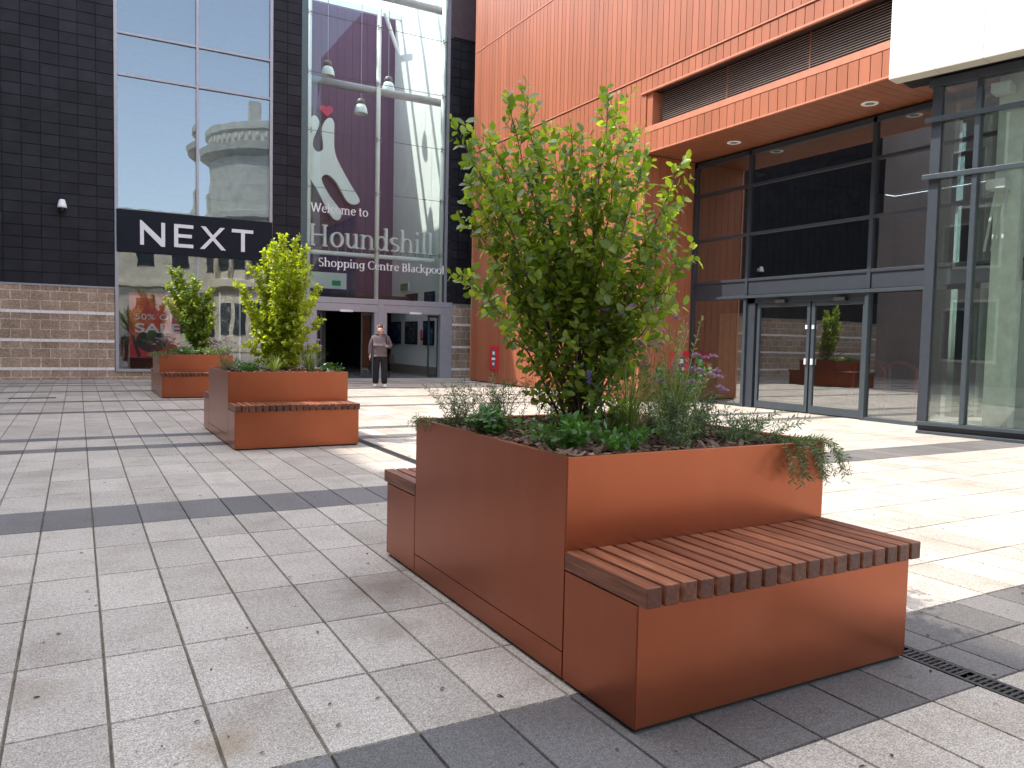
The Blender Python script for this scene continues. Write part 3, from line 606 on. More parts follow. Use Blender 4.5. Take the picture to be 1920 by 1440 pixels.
# tiles
random.seed(8); t=MB(); TW,TH=.4385,.3102
def tiles(xa,xb,za,zb):
    n=max(1,round((xb-xa)/TW)); w=(xb-xa)/n; z=za
    while z<zb-.02:
        z1=min(z+TH,zb)
        for i in range(n):
            x=xa+i*w; a=random.gauss(0,.002); b=random.gauss(0,.002); j=.009
            y=FY; t.add([(x+j,y+a,z+j),(x+w-j,y+b,z+j),(x+w-j,y+b-.004,z1-j),(x+j,y+a-.004,z1-j),(x+j,y+.03,z+j),(x+w-j,y+.03,z+j),(x+w-j,y+.03,z1-j),(x+j,y+.03,z1-j)],[(0,1,2,3),(0,4,5,1),(1,5,6,2),(2,6,7,3),(3,7,4,0)])
        z=z1
tiles(-9.2,.945,2.625,TOP); tiles(5.30,6.16,2.6,TOP); tiles(11.22,13.2,2.60,11.66)
pt(t,'tile_cladding','clad')
b=MB(); b.box(-9.2,.93,FY+.03,FY+.5,0,TOP); b.box(5.3,6.17,FY+.03,FY+.5,0,TOP); b.box(11.35,13.2,FY+.03,FY+.5,0,11.7)
b.box(-9.2,.93,FY+.5,34,TOP-.3,TOP); b.box(.93,5.3,FY+.45,34,3.7,TOP); b.box(5.32,6.15,FY+.5,34,0,TOP-.01); b.box(11.36,18,FY+.5,34,0,TOP-.6); b.box(-9.2,.93,33.6,34,0,TOP-.31)
pt(b,'wall_core','black')
b=MB(); b.box(11.2,13.2,FY+.004,FY+.5,11.70,TOP); pt(b,'plum_coping',simple('plum_panel',(.075,.05,.055),.5))
b=MB(); b.box(-9.2,.95,FY-.03,FY+.029,2.575,2.622); b.box(11.22,13.2,FY-.02,FY+.029,2.555,2.60); pt(b,'flashing','steel')
# stone base
for a_ in ((-9.2,.93,FY-.01,FY+.029,0,2.574),(.93,5.3,FY-.01,FY+.2,0,.225),(5.30,6.15,FY-.01,FY+.029,0,2.6),(11.43,13.2,FY-.01,FY+.029,0,2.554)):
    b=MB(); b.box(*a_); pt(b,'stone_base','block')
for (xa,xb) in ((-9.2,.93),(11.44,13.2),(5.31,6.14)):
    for z in (.265,1.045,1.825):
        b=MB(); x=xa
        while x<xb-.03:
            x1=min(x+.225,xb); b.box(x+.003,x1-.003,FY-.02,FY-.009,z,z+.075); x=x1
        pt(b,'pale_band','whiteband')
# big shop window with frame
wf=MB()
fx0,fxm,fx1=.945,3.13,5.29
for x,w in ((fx0,.09),(fxm-.035,.07),(fx1-.09,.09)): wf.box(x,x+w,FY-.035,FY+.10,.235,TOP)
for z in (8.57,9.72,12.2): wf.box(fx0+.09,fxm-.035,FY-.03,FY+.08,z-.03,z+.03); wf.box(fxm+.035,fx1-.09,FY-.03,FY+.08,z-.03,z+.03)
wf.box(fx0-.0,fx1,FY-.06,FY+.2,.225,.30)
win=pt(wf,'shop_window_frame','frame_grey',bevel=.004)
for (x0,x1) in ((fx0+.09,fxm-.035),(fxm+.035,fx1-.09)):
    for (z0,z1) in ((.3,3.64),(4.82,8.54),(8.60,9.69),(9.75,12.17),(12.23,TOP)):
        ta,tb=random.uniform(-.011,.011),random.uniform(-.011,.011); p=MB(); p.add([(x0,FY+.03+ta,z0),(x1,FY+.03-ta,z0),(x1,FY+.03-ta+tb,z1),(x0,FY+.03+ta+tb,z1)],[(0,1,2,3)]); p.build('pane','glass_low' if z0<1 else 'glass_shop',win)
# shop interior
b=MB()
for (x0,x1) in ((1.05,3.08),(3.18,5.18)):
    z=4.84
    while z<TOP-.1: b.box(x0,x1,FY+.22,FY+.23,z,z+.55); z+=.56
pt(b,'haze_blind',simple('pale_haze_blind',(.15,.19,.235),.7))  # blue-grey blind sheets added to veil the upper panes with haze
b=MB(); b.box(.98,5.25,24.95,28.5,.2,.24); pt(b,'shop_floor','floor_in')
b=MB(); b.box(.93,5.3,28.4,28.6,.24,3.7); b.box(.93,.97,24.95,28.4,.24,3.7); b.box(5.22,5.3,25.31,28.4,.24,3.7); pt(b,'shop_wall',simple('shop_dark_wall',(.06,.06,.065),.7))
# ---- sign board
s=empty('shop_sign'); b=MB(); b.box(.99,5.27,FY-.10,FY+.02,3.635,4.825); b.build('sign_board','signblack',s,bevel=.006)
def poly(mb,pts,y,dp=.03): prism(mb,pts,y-dp,y)
w=.125; z0,z1=3.86,4.525; y=FY-.102
L=[]
m=MB(); poly(m,[(1.585,z0),(1.585+w*.8,z0),(1.585+w*.8,z1-.22),(2.14,z0-.02),(2.24,z0-.02),(2.24,z1),(2.14,z1),(2.14,z0+.20),(1.62,z1+.03),(1.585,z1+.03)],y); L.append(m)
m=MB(); poly(m,[(2.48,z0),(3.00,z0),(3.00,z0+.10),(2.59,z0+.10),(2.59,z0+.285),(2.96,z0+.285),(2.96,z0+.385),(2.59,z0+.385),(2.59,z1-.10),(3.00,z1-.10),(3.00,z1),(2.48,z1)],y); L.append(m)
m=MB(); poly(m,[(3.18,z0),(3.31,z0),(3.54,z0+.27),(3.78,z0),(3.91,z0),(3.605,z0+.345),(3.88,z1),(3.75,z1),(3.545,z0+.42),(3.34,z1),(3.21,z1),(3.48,z0+.345)],y); L.append(m)
m=MB(); poly(m,[(4.345,z0),(4.455,z0),(4.455,z1-.10),(4.70,z1-.10),(4.70,z1),(4.08,z1),(4.08,z1-.10),(4.345,z1-.10)],y); L.append(m)
for m in L: m.build('letter','letter',s)
tag(s,'wide black fascia sign with four white capital letters over the shop window','shop sign')
# poster
s=empty('sale_poster'); b=MB(); b.box(1.30,2.66,FY+.10,FY+.11,.62,2.5); b.build('board','redposter',s)
b=MB(); prism(b,[(1.33,1.35),(1.42,1.3),(1.62,.66),(1.52,.64)],FY+.095,FY+.099); 
prism(b,[(1.9+.42*math.cos(R(a)),1.12+.34*math.sin(R(a))) for a in range(0,360,15)],FY+.094,FY+.0985); b.build('dark_shape','posterdark',s)
sans('50% OFF',1.46,2.66,1.73,.17,FY+.09,'headline','ink_white',s); sans('SALE',1.46,2.66,1.35,.28,FY+.09,'sale_word','ink_white',s,bold=.025)
tag(s,'red sale poster with white lettering standing in the shop window','poster')
random.seed(3)
s=empty('display_panel'); b=MB(); b.box(3.9,4.45,25.6,25.64,.5,2.6); b.build('board',MAT['pic_grey'],s); b=MB(); b.box(3.85,3.9,25.58,25.66,.24,2.65); b.box(4.45,4.5,25.58,25.66,.24,2.65); b.build('frame','white',s); tag(s,'speckled white display panel inside the shop window','display panel')

# ---- entrance hall
ent=MB(); ent.box(6.16,6.36,FY-.02,FY+.5,2.64,TOP); pt(ent,'dark_jamb',simple('teal_jamb',(.05,.085,.09),.3))
for x in (6.42,8.70,11.02):
    p=MB(); p.tube([(x,FY+.09,2.6),(x,FY+.09,TOP)],.075,14); pt(p,'mullion_post','frame_grey' if 0 else 'white',smooth=True)
p=MB(); p.box(11.12,11.22,FY-.02,FY+.4,0,TOP); p.box(11.22,11.35,FY+.031,FY+.4,2.6,TOP); pt(p,'corner_post','steel')
for z in (9.50,12.6):
    p=MB(); p.tube([(6.4,FY+.32,z),(11.05,FY+.32,z)],.13,14); pt(p,'wind_beam','frame_grey',smooth=True)
zj=[2.66,4.22,6.08,7.84,9.64,11.45,13.2,TOP]
for a,c in zip(zj,zj[1:]):
    for x0,x1 in ((6.30,8.693),(8.707,11.16)):
        p=MB(); p.add([(x0,FY,a+.006),(x1,FY,a+.006),(x1,FY,c-.006),(x0,FY,c-.006)],[(0,1,2,3)]); p.build('entrance_pane','glass_clear',nb)
p=MB()
for z in zj[1:-1]:
    p.box(6.3,11.16,FY-.004,FY+.012,z-.006,z+.006)
pt(p,'glass_joint',simple('joint_sealant',(.05,.055,.055),.6))
p=MB()
for z in zj[1:-1]:
    for x in (6.42,8.70,11.02):
        for dx in (-.06,.06):
            for dz in (-.06,.06): p.lathe([(0,0),(.028,0),(.028,.03),(0,.03)],(0,0,0),10); 
            
p=MB()
for z in zj[1:-1]:
    for x in (6.42,8.70,11.02):
        for dx in (-.06,.06):
            for dz in (-.05,.05): p.tube([(x+dx,FY-.02,z+dz),(x+dx,FY+.05,z+dz)],.022,8)
pt(p,'patch_fitting','steel')
# door frames
df=MB()
df.box(6.16,11.43,FY-.07,FY+.15,2.19,2.44); df.box(6.16,11.43,FY-.06,FY+.14,2.45,2.63)
for a,c in ((6.16,6.68),(8.60,9.03),(10.99,11.43)): df.box(a,c,FY-.068,FY+.148,0,2.189)
df.box(8.72,8.90,FY-.085,FY-.069,0,2.62); pt(df,'door_surround','frame_grey',bevel=.006)
def leafdoor(x0,x1,y):
    d=MB(); 
    for a,c in ((x0,x0+.05),(x1-.05,x1)): d.box(a,c,y,y+.05,.03,2.17)
    d.box(x0+.05,x1-.05,y,y+.05,.03,.11); d.box(x0+.05,x1-.05,y,y+.05,2.09,2.17)
    o=pt(d,'door','dkframe'); p=MB(); p.add([(x0+.05,y+.025,.11),(x1-.05,y+.025,.11),(x1-.05,y+.025,2.09),(x0+.05,y+.025,2.09)],[(0,1,2,3)]); p.build('door_glass','glass_clear',o)
leafdoor(8.22,8.62,FY+.16); leafdoor(10.62,11.02,FY+.16); leafdoor(6.6,6.9,FY+.16); leafdoor(9.0,9.14,FY+.16)
p=MB(); p.box(7.42,7.84,FY-.16,FY-.072,2.17,2.235); p.box(9.82,10.24,FY-.16,FY-.072,2.17,2.235); pt(p,'door_sensor','white',bevel=.01)
# hall interior
b=MB(); b.box(6.17,11.12,FY-.05,42,-.03,.006); pt(b,'hall_floor','floor_in')
b=MB(); 
x=6.36
while x<11.10: b.box(x+.004,min(x+.3,11.10)-.004,29.84,29.9,2.95,14.0); x+=.3
b.box(6.3,11.1,29.9,30,2.95,14.0); pt(b,'purple_wall','purple')
b=MB(); b.box(11.10,11.12,25.0,29.9,.35,TOP-.0); pt(b,'hall_side_wall','lobbywhite')
b=MB(); b.box(11.08,11.099,25.0,29.9,.006,.35); pt(b,'skirting',simple('hall_skirting',(.26,.23,.18),.6))
b=MB(); b.box(6.3,6.34,25.3,29.9,2.64,TOP); pt(b,'hall_left_wall',simple('hall_grey',(.28,.25,.27),.6))
b=MB(); b.box(6.3,11.1,28.2,30.0,2.62,2.95); b.box(6.3,11.1,30.0,42,2.9,3.0); b.box(6.2,6.3,25.2,42,0,2.9); b.box(11.12,11.2,30,42,0,2.9); b.box(6.2,11.2,41.9,42,0,2.9); pt(b,'mall_ceiling',simple('mall_dark',(.035,.03,.03),.7))
b=MB(); b.box(8.25,8.45,30,36,.0,2.88); b.box(6.3,6.5,33,33.2,0,2.88); pt(b,'mall_partition',simple('mall_partition',(.10,.11,.09),.6))
# roof beams of the hall
b=MB()
for y_ in (26.0,27.6,29.2): b.box(6.2,11.2,y_,y_+.12,13.7,13.95)
b.tube([(10.2,28.6,13.6),(11.0,29.2,12.4)],.07,10); pt(b,'roof_beam','white')
# pendants
def pendant(x,y,z,label):
    r=empty('pendant_lamp',(x,y,z)); c=MB(); c.tube([(0,0,.34),(0,0,13.7-z)],.012,5); c.build('cable','steel',r)
    c=MB(); c.lathe([(0,.36),(.07,.36),(.12,.33),(.15,.24),(.14,.16),(.09,.15)],n=18); c.build('cap',simple('lamp_cap',(.12,.11,.11),.5),r,smooth=True)
    c=MB(); c.lathe([(.10,.17),(.17,.12),(.215,.0),(.235,-.14),(.24,-.18),(.225,-.18),(.2,0),(.15,.11)],n=22); c.build('shade',simple('lamp_glass',(.62,.68,.66),.25,0,.05),r,smooth=True)
    tag(r,label,'pendant lamp','pendant lamps hanging in the entrance hall')
pendant(7.72,27.4,10.62,'bell-shaped pendant lamp hanging left of the middle mullion, the higher one on the purple wall')
pendant(8.93,27.4,9.52,'lowest bell-shaped pendant lamp, just left of the middle mullion')
pendant(9.95,27.4,10.48,'bell-shaped pendant lamp against the white side wall of the hall')
# logo
def smooth_poly(P,k=4):
    out=[]; n=len(P)
    for i in range(n):
        p0,p1,p2,p3=[Vector(P[(i+j)%n]) for j in (-1,0,1,2)]
        for s_ in range(k):
            t_=s_/k; out.append(tuple(.5*((2*p1)+(p2-p0)*t_+(2*p0-5*p1+4*p2-p3)*t_*t_+(3*p1-p0-3*p2+p3)*t_**3)))
    return out
LG=[(7.82,9.61),(7.66,9.46),(7.63,9.0),(7.64,7.43),(7.90,6.93),(8.17,6.43),(8.42,6.02),(8.58,5.84),(8.78,5.83),(8.87,6.04),(8.75,6.3),(8.41,6.70),(8.13,7.17),(8.12,7.38),(8.33,7.48),(8.62,7.28),(8.88,6.88),(9.07,6.58),(9.29,6.47),(9.52,6.52),(9.56,6.72),(9.20,7.25),(8.72,8.04),(8.58,8.49),(8.56,9.07),(8.56,9.42),(8.46,9.60),(8.28,9.55),(8.13,9.30),(8.09,9.0),(8.15,8.49),(8.06,8.32),(7.88,8.30),(7.76,8.49),(7.80,8.8),(7.96,9.20),(7.98,9.45)]
s=empty('wall_logo'); b=MB(); prism(b,smooth_poly(LG),29.45,29.6); b.build('figure','lobbywhite',s)
H=[]
for i in range(40):
    t_=2*math.pi*i/40; hx=16*math.sin(t_)**3/16; hz=(13*math.cos(t_)-5*math.cos(2*t_)-2*math.cos(3*t_)-math.cos(4*t_))/16; H.append((8.27+.25*hx-.03*hz,9.86+.24*hz+.02*hx))
b=MB(); prism(b,H,29.45,29.58); b.build('heart','heart',s); tag(s,'large white looping figure with a pink heart on the purple wall','wall logo')
m=MB(); word(m,'Welcome to',6.46,8.36,5.30,.41,FY-.035,.03); tag(m.build('welcome_lettering','ink_white'),'white serif words Welcome to on the glass under the looping figure','lettering')
m=MB(); word(m,'Shopping Centre Blackpool',6.72,11.12,3.60,.385,FY-.035,.03); tag(m.build('centre_lettering','ink_white'),'long white serif lettering just above the entrance doors','lettering')
s=empty('name_sign'); m=MB(); word(m,'Houndshill',6.6,11.06,4.34,1.03,25.6,.14); m.build('lettering',simple('letter_grey',(.74,.75,.74),.4),s)
m=MB(); m.tube([(6.5,25.67,4.13),(11.25,25.67,4.13)],.075,12); m.build('bar','white',s)
m=MB(); 
for i in range(16): m.box(6.75+i*.28,6.775+i*.28,25.66,25.68,4.2,4.36)
m.build('stud','steel',s); tag(s,'large pale serif name letters standing on a bar inside the glass','name sign')
# exit signs, posters
s=empty('hanging_sign'); b=MB(); b.box(6.9,8.64,27.98,28.02,3.10,3.68); b.build('board','lobbywhite',s); b=MB(); b.box(8.10,8.42,27.96,27.979,3.22,3.40); b.build('green_panel','green',s); b=MB(); b.box(7.2,7.22,28,28.02,3.68,4.6); b.box(8.3,8.32,28,28.02,3.68,4.6); b.build('hanger','steel',s)
tag(s,'white hanging board with a small green panel behind the entrance glass','sign')
s=empty('exit_sign'); b=MB(); b.box(11.07,11.098,28.0,28.85,3.18,3.50); b.build('board','white',s); b=MB(); b.box(11.06,11.069,28.05,28.80,3.21,3.47); b.build('green_panel','green',s); tag(s,'small green exit sign on the white side wall of the hall','exit sign')
def wallposter(y0,y1,z0,z1,pic,label):
    s=empty('framed_poster'); b=MB(); b.box(11.05,11.098,y0,y1,z0,z1); b.build('frame','posterdark',s); b=MB(); b.box(11.04,11.0495,y0+.08,y1-.08,z0+.07,z1-.06); b.build('picture',MAT[pic],s); tag(s,label,'poster','framed posters on the side wall of the hall')
wallposter(27.06,28.25,1.14,2.0,'pic_grey','dark framed poster with grey streaks at door height'); wallposter(25.5,26.45,1.12,2.0,'pic_blue','dark framed poster with blue picture at door height, nearest the right door jamb')
wallposter(28.75,29.8,1.14,2.0,'pic_blue','dark framed poster deepest in the hall at door height')
wallposter(27.1,28.25,2.55,3.04,'pic_red','framed reddish poster above the door head'); wallposter(25.5,26.4,2.55,3.05,'pic_blue','framed blue poster above the door head')
s=MB(); s.box(11.05,11.098,26.62,26.68,1.3,1.68); s.box(11.05,11.098,26.46,26.62,1.3,1.38); tag(s.build('red_marker','red'),'small red L-shaped marker between the posters in the hall','marker')

# CCTV dome camera
r=empty('security_camera',(-.33,FY,4.75)); c=MB(); c.box(-.05,.05,-.10,.0,-.02,.10); c.tube([(0,-.08,.06),(0,-.2,.10)],.03,8); c.build('bracket','white',r)
c=MB(); c.lathe([(0,.17),(.06,.165),(.085,.12),(.09,.06),(.10,.05),(.115,-.02),(.115,-.06),(0,-.06)],(0,-.2,0),18); c.build('housing','white',r,smooth=True)
c=MB(); c.lathe([(.09,-.06),(.088,-.11),(.06,-.165),(0,-.185)],(0,-.2,0),18); c.build('dome',simple('dome_black',(.01,.01,.012),.12),r,smooth=True)
tag(r,'white dome security camera on the black tiled wall','security camera')

# ================================================================ TERRACOTTA BUILDING (O facade, plane X=11.35, bay glazing X=12.9)
ob=tag(empty('terracotta_building'),'terracotta plank-clad building with a long louvre and a dark glazed bay under a soffit','building')
OX=11.35; GX=12.9; YC=14.27; YE=23.1; YR=8.06; ZS=5.68
def pto(mb,name,mat,parent=ob,**k): return mb.build(name,mat,parent,**k)
random.seed(15); w_=MB()
def planksX(y0,y1,z0,z1,x=OX,pitch=.19):    # vertical planks on a plane of constant X facing -X
    n=max(1,round((y1-y0)/pitch)); p=(y1-y0)/n
    for i in range(n):
        a=y0+i*p; o=random.uniform(-.001,.001); w_.box(x+o,x+.03,a+.0075,a+p-.0075,z0,z1)
planksX(YC,YE-.04,0.03,7.40); planksX(YR,YC,7.08,7.40,pitch=.2); planksX(YR,YE-.04,7.47,10.60); planksX(YR,YE-.04,10.65,16)
planksX(YR,YC,ZS+.03,6.13,x=OX,pitch=.215)
n=7; p=(GX-OX-.06)/n
for i in range(n): w_.box(OX+.06+i*p+.005,OX+.06+(i+1)*p-.005,YC,YC+.03,.03,ZS-.01)      # return wall facing -Y
pto(w_,'plank_cladding','terra'); w_=MB()
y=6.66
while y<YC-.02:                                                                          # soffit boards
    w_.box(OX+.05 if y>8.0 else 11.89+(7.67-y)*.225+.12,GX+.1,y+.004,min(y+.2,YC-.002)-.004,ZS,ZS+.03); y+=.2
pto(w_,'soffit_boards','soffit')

b=MB(); b.box(OX+.031,20,YC+.031,YE-.03,0,16); b.box(OX+.9,20,4,YC+.03,ZS+.031,16); b.box(OX+.031,OX+.9,YR,YC+.03,7.05,16); b.box(OX+.031,OX+.9,YR,YC,ZS+.031,6.26)
pto(b,'wall_core','groove')
b=MB(); b.box(OX-.004,OX+.06,YC-.0,YC+.055,0.02,ZS+.02) if 0 else None
b.box(OX-.012,OX+.05,YE-.04,YE,0.02,16); b.box(OX-.02,OX+.03,YR,YE-.04,7.42,7.455); b.box(OX-.012,OX+.03,YR,YE-.04,10.61,10.64)
b.box(OX-.035,OX+.03,YR,YC+.16,7.03,7.07); b.box(OX-.012,OX+.04,YR,YC-.012,ZS-.004,ZS+.026); b.box(OX-.008,OX+.04,YR,YC,6.14,6.27)
b.box(OX-.006,OX+.055,YC-.012,YC+.03,0.02,ZS+.02)
pto(b,'trim',simple('terracotta_trim',(.50,.19,.11),.42),bevel=.004)
# louvre
b=MB(); b.box(OX+.34,OX+.36,YR,YC-.15,6.2,7.05); pto(b,'louvre_back','louvback')
b=MB()
for i in range(17):
    z=6.285+i*.0445; x_=OX+.235; b.add([(x_,YR,z),(x_+.05,YR,z+.022),(x_+.05,YC-.2,z+.022),(x_,YC-.2,z),(x_,YR,z-.005),(x_+.05,YR,z+.017),(x_+.05,YC-.2,z+.017),(x_,YC-.2,z-.005)],[(0,1,2,3),(4,7,6,5),(0,3,7,4),(1,5,6,2),(0,4,5,1),(3,2,6,7)])
pto(b,'louvre_blades','louvre')
b=MB(); b.box(OX+.03,OX+.33,YC-.2,YC-.0,6.27,7.03); pto(b,'louvre_frame','terra')
for a in (11.95,9.9):
    b=MB(); b.box(OX+.22,OX+.234,a,a+.02,6.27,7.03); pto(b,'louvre_mullion','terra')
# bay glazing
f=MB(); fy=[(14.17,14.27),(12.46,12.54),(9.42,9.50),(6.5,6.58)]
for a,c in fy: f.box(GX-.03,GX+.10,a,c,2.47,ZS-.06)
f.box(GX-.03,GX+.10,6.5,YC,ZS-.16,ZS-.055); 
for z in (4.86,3.80,2.80):
    for (a,c) in ((12.54,14.17),(9.50,12.46),(6.58,9.42)): f.box(GX-.025,GX+.08,a,c,z-.03,z+.03)
for (a,c) in ((12.54,14.17),(9.50,12.46),(6.58,9.42)):
    f.box(GX+.0,GX+.08,a,c,2.47,2.77)
f.box(GX-.02,GX+.1,14.17,14.27,0,2.47); 
f.box(GX-.01,GX+.08,12.53,14.17,2.38,2.47);
f.box(GX+.0,GX+.3,12.24,12.46,0,2.40); f.box(GX-.02,GX+.05,12.54,14.17,0,.06)
bay=pto(f,'bay_frame','dkframe',bevel=.004)
f=MB(); f.box(GX-.09,GX-.0,8.2,13.35,2.395,2.455)
for a,c in ((12.455,12.535),(9.42,9.50)): f.box(GX-.05,GX+.09,a,c,0,2.394)
f.box(GX-.04,GX+.06,6.58,9.42,.0,.07); f.build('bay_lower_frame','ltframe',bay,bevel=.003)
f=MB(); f.box(GX+.3,GX+.36,9.5,12.24,2.2,2.40)
f.build('door_head','dkframe',bay)
def bayp(a,c,z0,z1,x=GX+.02,m='glass_dark'):
    e=random.uniform(-.006,.006); p=MB(); p.add([(x+e,a,z0),(x,a,z1),(x-e,c,z1),(x,c,z0)],[(0,1,2),(0,2,3)]); p.build('pane',m,bay)
for (a,c) in ((12.54,14.17),(9.50,12.46),(6.58,9.42)):
    for z0,z1 in ((4.89,5.52),(3.83,4.83),(2.83,3.77)): bayp(a,c,z0,z1)
bayp(12.54,14.17,.06,2.38); bayp(6.58,9.42,.07,2.38)
b=MB(); b.box(GX+.05,GX+.07,9.50,12.46,2.77,5.02); pto(b,'blanking_panel','navy')
# doors: two leaves, slightly set back
for (a,c,hy) in ((10.80,12.20,10.86),(9.52,10.76,10.70)):
    x=GX+.04; d=MB()
    d.box(x,x+.06,a,a+.075,.02,2.28); d.box(x,x+.06,c-.075,c,.02,2.28); d.box(x,x+.06,a+.075,c-.075,.02,.17); d.box(x,x+.06,a+.075,c-.075,2.19,2.28)
    o=pto(d,'glass_door','ltframe',bevel=.003); p=MB(); p.add([(x+.03,a+.075,.17),(x+.03,a+.075,2.19),(x+.03,c-.075,2.19),(x+.03,c-.075,.17)],[(0,1,2,3)]); p.build('pane','glass_dark',o)
    p=MB(); p.box(x-.035,x-.001,hy-.02,hy+.02,1.0,1.12); p.box(x-.03,x-.001,hy-.02,hy+.02,1.72,1.8); p.build('handle','white',o)
f=MB(); f.box(GX-.0,GX+.10,9.50,12.46,2.28,2.394); f.build('transom','dkframe',bay)
f=MB(); f.box(GX-.10,GX-.001,11.35,11.6,2.26,2.33); f.box(GX-.10,GX-.001,9.9,10.15,2.26,2.33); f.build('door_sensor','black',bay)
# bay interior
b=MB(); b.box(GX+.1,20.4,6.2,14.2,-.005,.004); pto(b,'bay_floor',simple('bay_floor',(.20,.18,.17),.22))
b=MB(); b.box(20.3,20.4,6.2,14.25,0,ZS); b.box(GX+.11,20.3,14.2,14.25,0,ZS); b.box(GX+.11,20.4,6.1,14.25,ZS+.035,ZS+.05); pto(b,'bay_inner_wall',simple('bay_inner',(.16,.13,.115),.8))
b=MB(); b.box(13.35,13.37,12.62,13.75,.05,2.1); pto(b,'inner_board',simple('beige_board',(.52,.40,.27),.7))  # beige board added so the lower left pane shows beige
# spotlights
for y_,lb in ((12.42,'round white recessed downlight in the orange soffit, the farther one'),(9.16,'round white recessed downlight in the orange soffit, the nearer one')):
    r=empty('downlight',(12.28,y_,ZS)); c=MB(); c.lathe([(.085,-.004),(.12,-.012),(.145,-.006),(.15,0)],n=24); c.build('ring','white',r,smooth=True)
    c=MB(); c.lathe([(0,-.002),(.085,-.004)],n=24); c.build('lens',simple('downlight_lens',(.25,.26,.27),.2),r); tag(r,lb,'downlight')
# red boards
def redboard(M,label):
    s=empty('red_board'); s.matrix_world=M; b=MB(); b.box(-.28,.28,-.03,0,-.37,.37); b.build('board','red',s,bevel=.004)
    b=MB(); b.box(-.12,.14,-.036,-.031,.03,.27); b.box(-.12,.14,-.036,-.031,-.27,-.08); b.build('picture',simple('notice_picture',(.10,.11,.11),.5),s)
    b=MB(); b.box(-.10,.12,-.040,-.037,-.06,.01); b.box(-.06,.08,-.040,-.037,.10,.20); b.box(-.05,.07,-.040,-.037,-.22,-.14); b.build('lettering_patch','ink_white',s)
    tag(s,label,'notice board')
redboard(Matrix.Translation((12.60,YC-.001,.80)),'red notice board with dark panels on the shaded return wall beside the bay')
redboard(Matrix.Translation((OX-.001,21.38,.80))@Matrix.Rotation(R(-90),4,'Z'),'red notice board at the foot of the orange wall behind the tall shrub')

# ================================================================ CREAM AND GLASS BUILDING (rotated by 12.7 degrees)
A0=R(102.7); WD=Vector((math.cos(A0),math.sin(A0),0)); W0=Vector((11.89,7.67,0))
wb=empty('glass_corner_building',W0,A0-R(90)); tag(wb,'corner building with cream upper panels over tall grey-framed green glazing','building')
# local: +y = along facade away from camera, -x = towards the plaza
def ptw(mb,name,mat,parent=wb,**k): return mb.build(name,mat,parent,**k)
b=MB(); YB=-9
for a,c in ((-.10,.05),(-.655,-.585),(-3.0,-2.93),(-5.3,-5.23),(-7.6,-7.53)): b.box(-.02,.13,a,c,.16,5.60)
for z0,z1 in ((5.50,5.63),): b.box(-.05,.13,YB,.10,z0,z1)
b.box(-.03,.12,YB,.06,.135,.20); b.box(.03,.12,YB,.05,0.03,.135); b.box(-.02,.12,YB,.05,0,.05)
fr=ptw(b,'glazing_frame','dkframe',bevel=.004)
b=MB()
for z in (4.09,4.98): b.box(-.09,-.021,YB,.13,z-.04,z+.035)
for a in (-.655,-3.0,-5.3): b.box(-.06,-.021,a,a+.07,.2,5.35)
b.box(-.07,-.021,-.10,-.05,.2,4.3) if 0 else None
b.box(-.055,-.031,YB,.065,.14,.195); b.box(-.06,-.021,YB,.04,.005,.045)
b.build('glazing_cap','ltframe',fr,bevel=.003)
for a,c in ((-.585,-.10),(-2.93,-.655),(-5.23,-3.0),(-7.53,-5.3)):
    for z0,z1 in ((.2,4.06),(4.12,4.95),(5.01,5.50)):
        p=MB(); p.add([(.02,a,z0),(.02,a,z1),(.02,c,z1),(.02,c,z0)],[(0,1,2,3)]); p.build('pane','glass_green',fr)
b=MB(); b.add([(.05,.05,.2),(1.0,.05,.2),(1.0,.05,5.6),(.05,.05,5.6)],[(0,1,2,3)]); b.build('side_pane','glass_dark',fr)
# cream panels
b=MB(); x0=-.45; 
ys2=[.57]; y=.57
yy=[-.115-.66*i for i in range(14)]
edges=[.57]+yy
for a,c in zip(edges,edges[1:]):
    for z0,z1 in ((5.655,8.6),(8.61,11.4),(11.41,15)): b.box(x0,x0+.03,c+.003,a-.003,z0,z1)
ptw(b,'cream_panels','cream',bevel=.002)
b=MB(); b.box(x0+.032,3.,-9.2,.56,5.70,15); ptw(b,'panel_backing',simple('panel_joint',(.25,.24,.22),.8))
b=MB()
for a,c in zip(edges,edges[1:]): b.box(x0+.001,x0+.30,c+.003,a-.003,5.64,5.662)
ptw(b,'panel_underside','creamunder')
b=MB(); b.box(x0+.301,.3,-9.2,.5,5.655,5.69); ptw(b,'soffit_recess','black')
# interior
b=MB(); b.box(.14,7,-9.5,.03,-.01,.14); ptw(b,'indoor_floor',simple('pale_floor',(.60,.62,.59),.3))
b=MB(); b.box(5.5,5.6,-9.5,.03,.14,6); ptw(b,'indoor_wall',simple('indoor_wall',(.70,.74,.71),.8))
b=MB(); b.box(2.6,2.7,-2.2,.03,.14,5.8); b.box(.14,5.5,-9.5,.03,5.82,5.86); ptw(b,'indoor_partition',simple('indoor_partition',(.55,.60,.57),.8))
b=MB()
for yc in (-.93,-2.45,-4.2): b.box(.45,.80,yc-.18,yc+.18,.14,5.8)
ptw(b,'pale_column',simple('pale_column',(.80,.84,.76),.6),bevel=.01)
b=MB()
for z in (3.9,5.35): b.box(.14,.42,-.98,-.72,z-.07,z+.07)
b.tube([(.3,-.8,2.9),(.4,-.95,3.9)],.02,6); b.tube([(.3,-.7,2.9),(.4,-.8,3.9)],.02,6)
ptw(b,'glass_bracket','white')

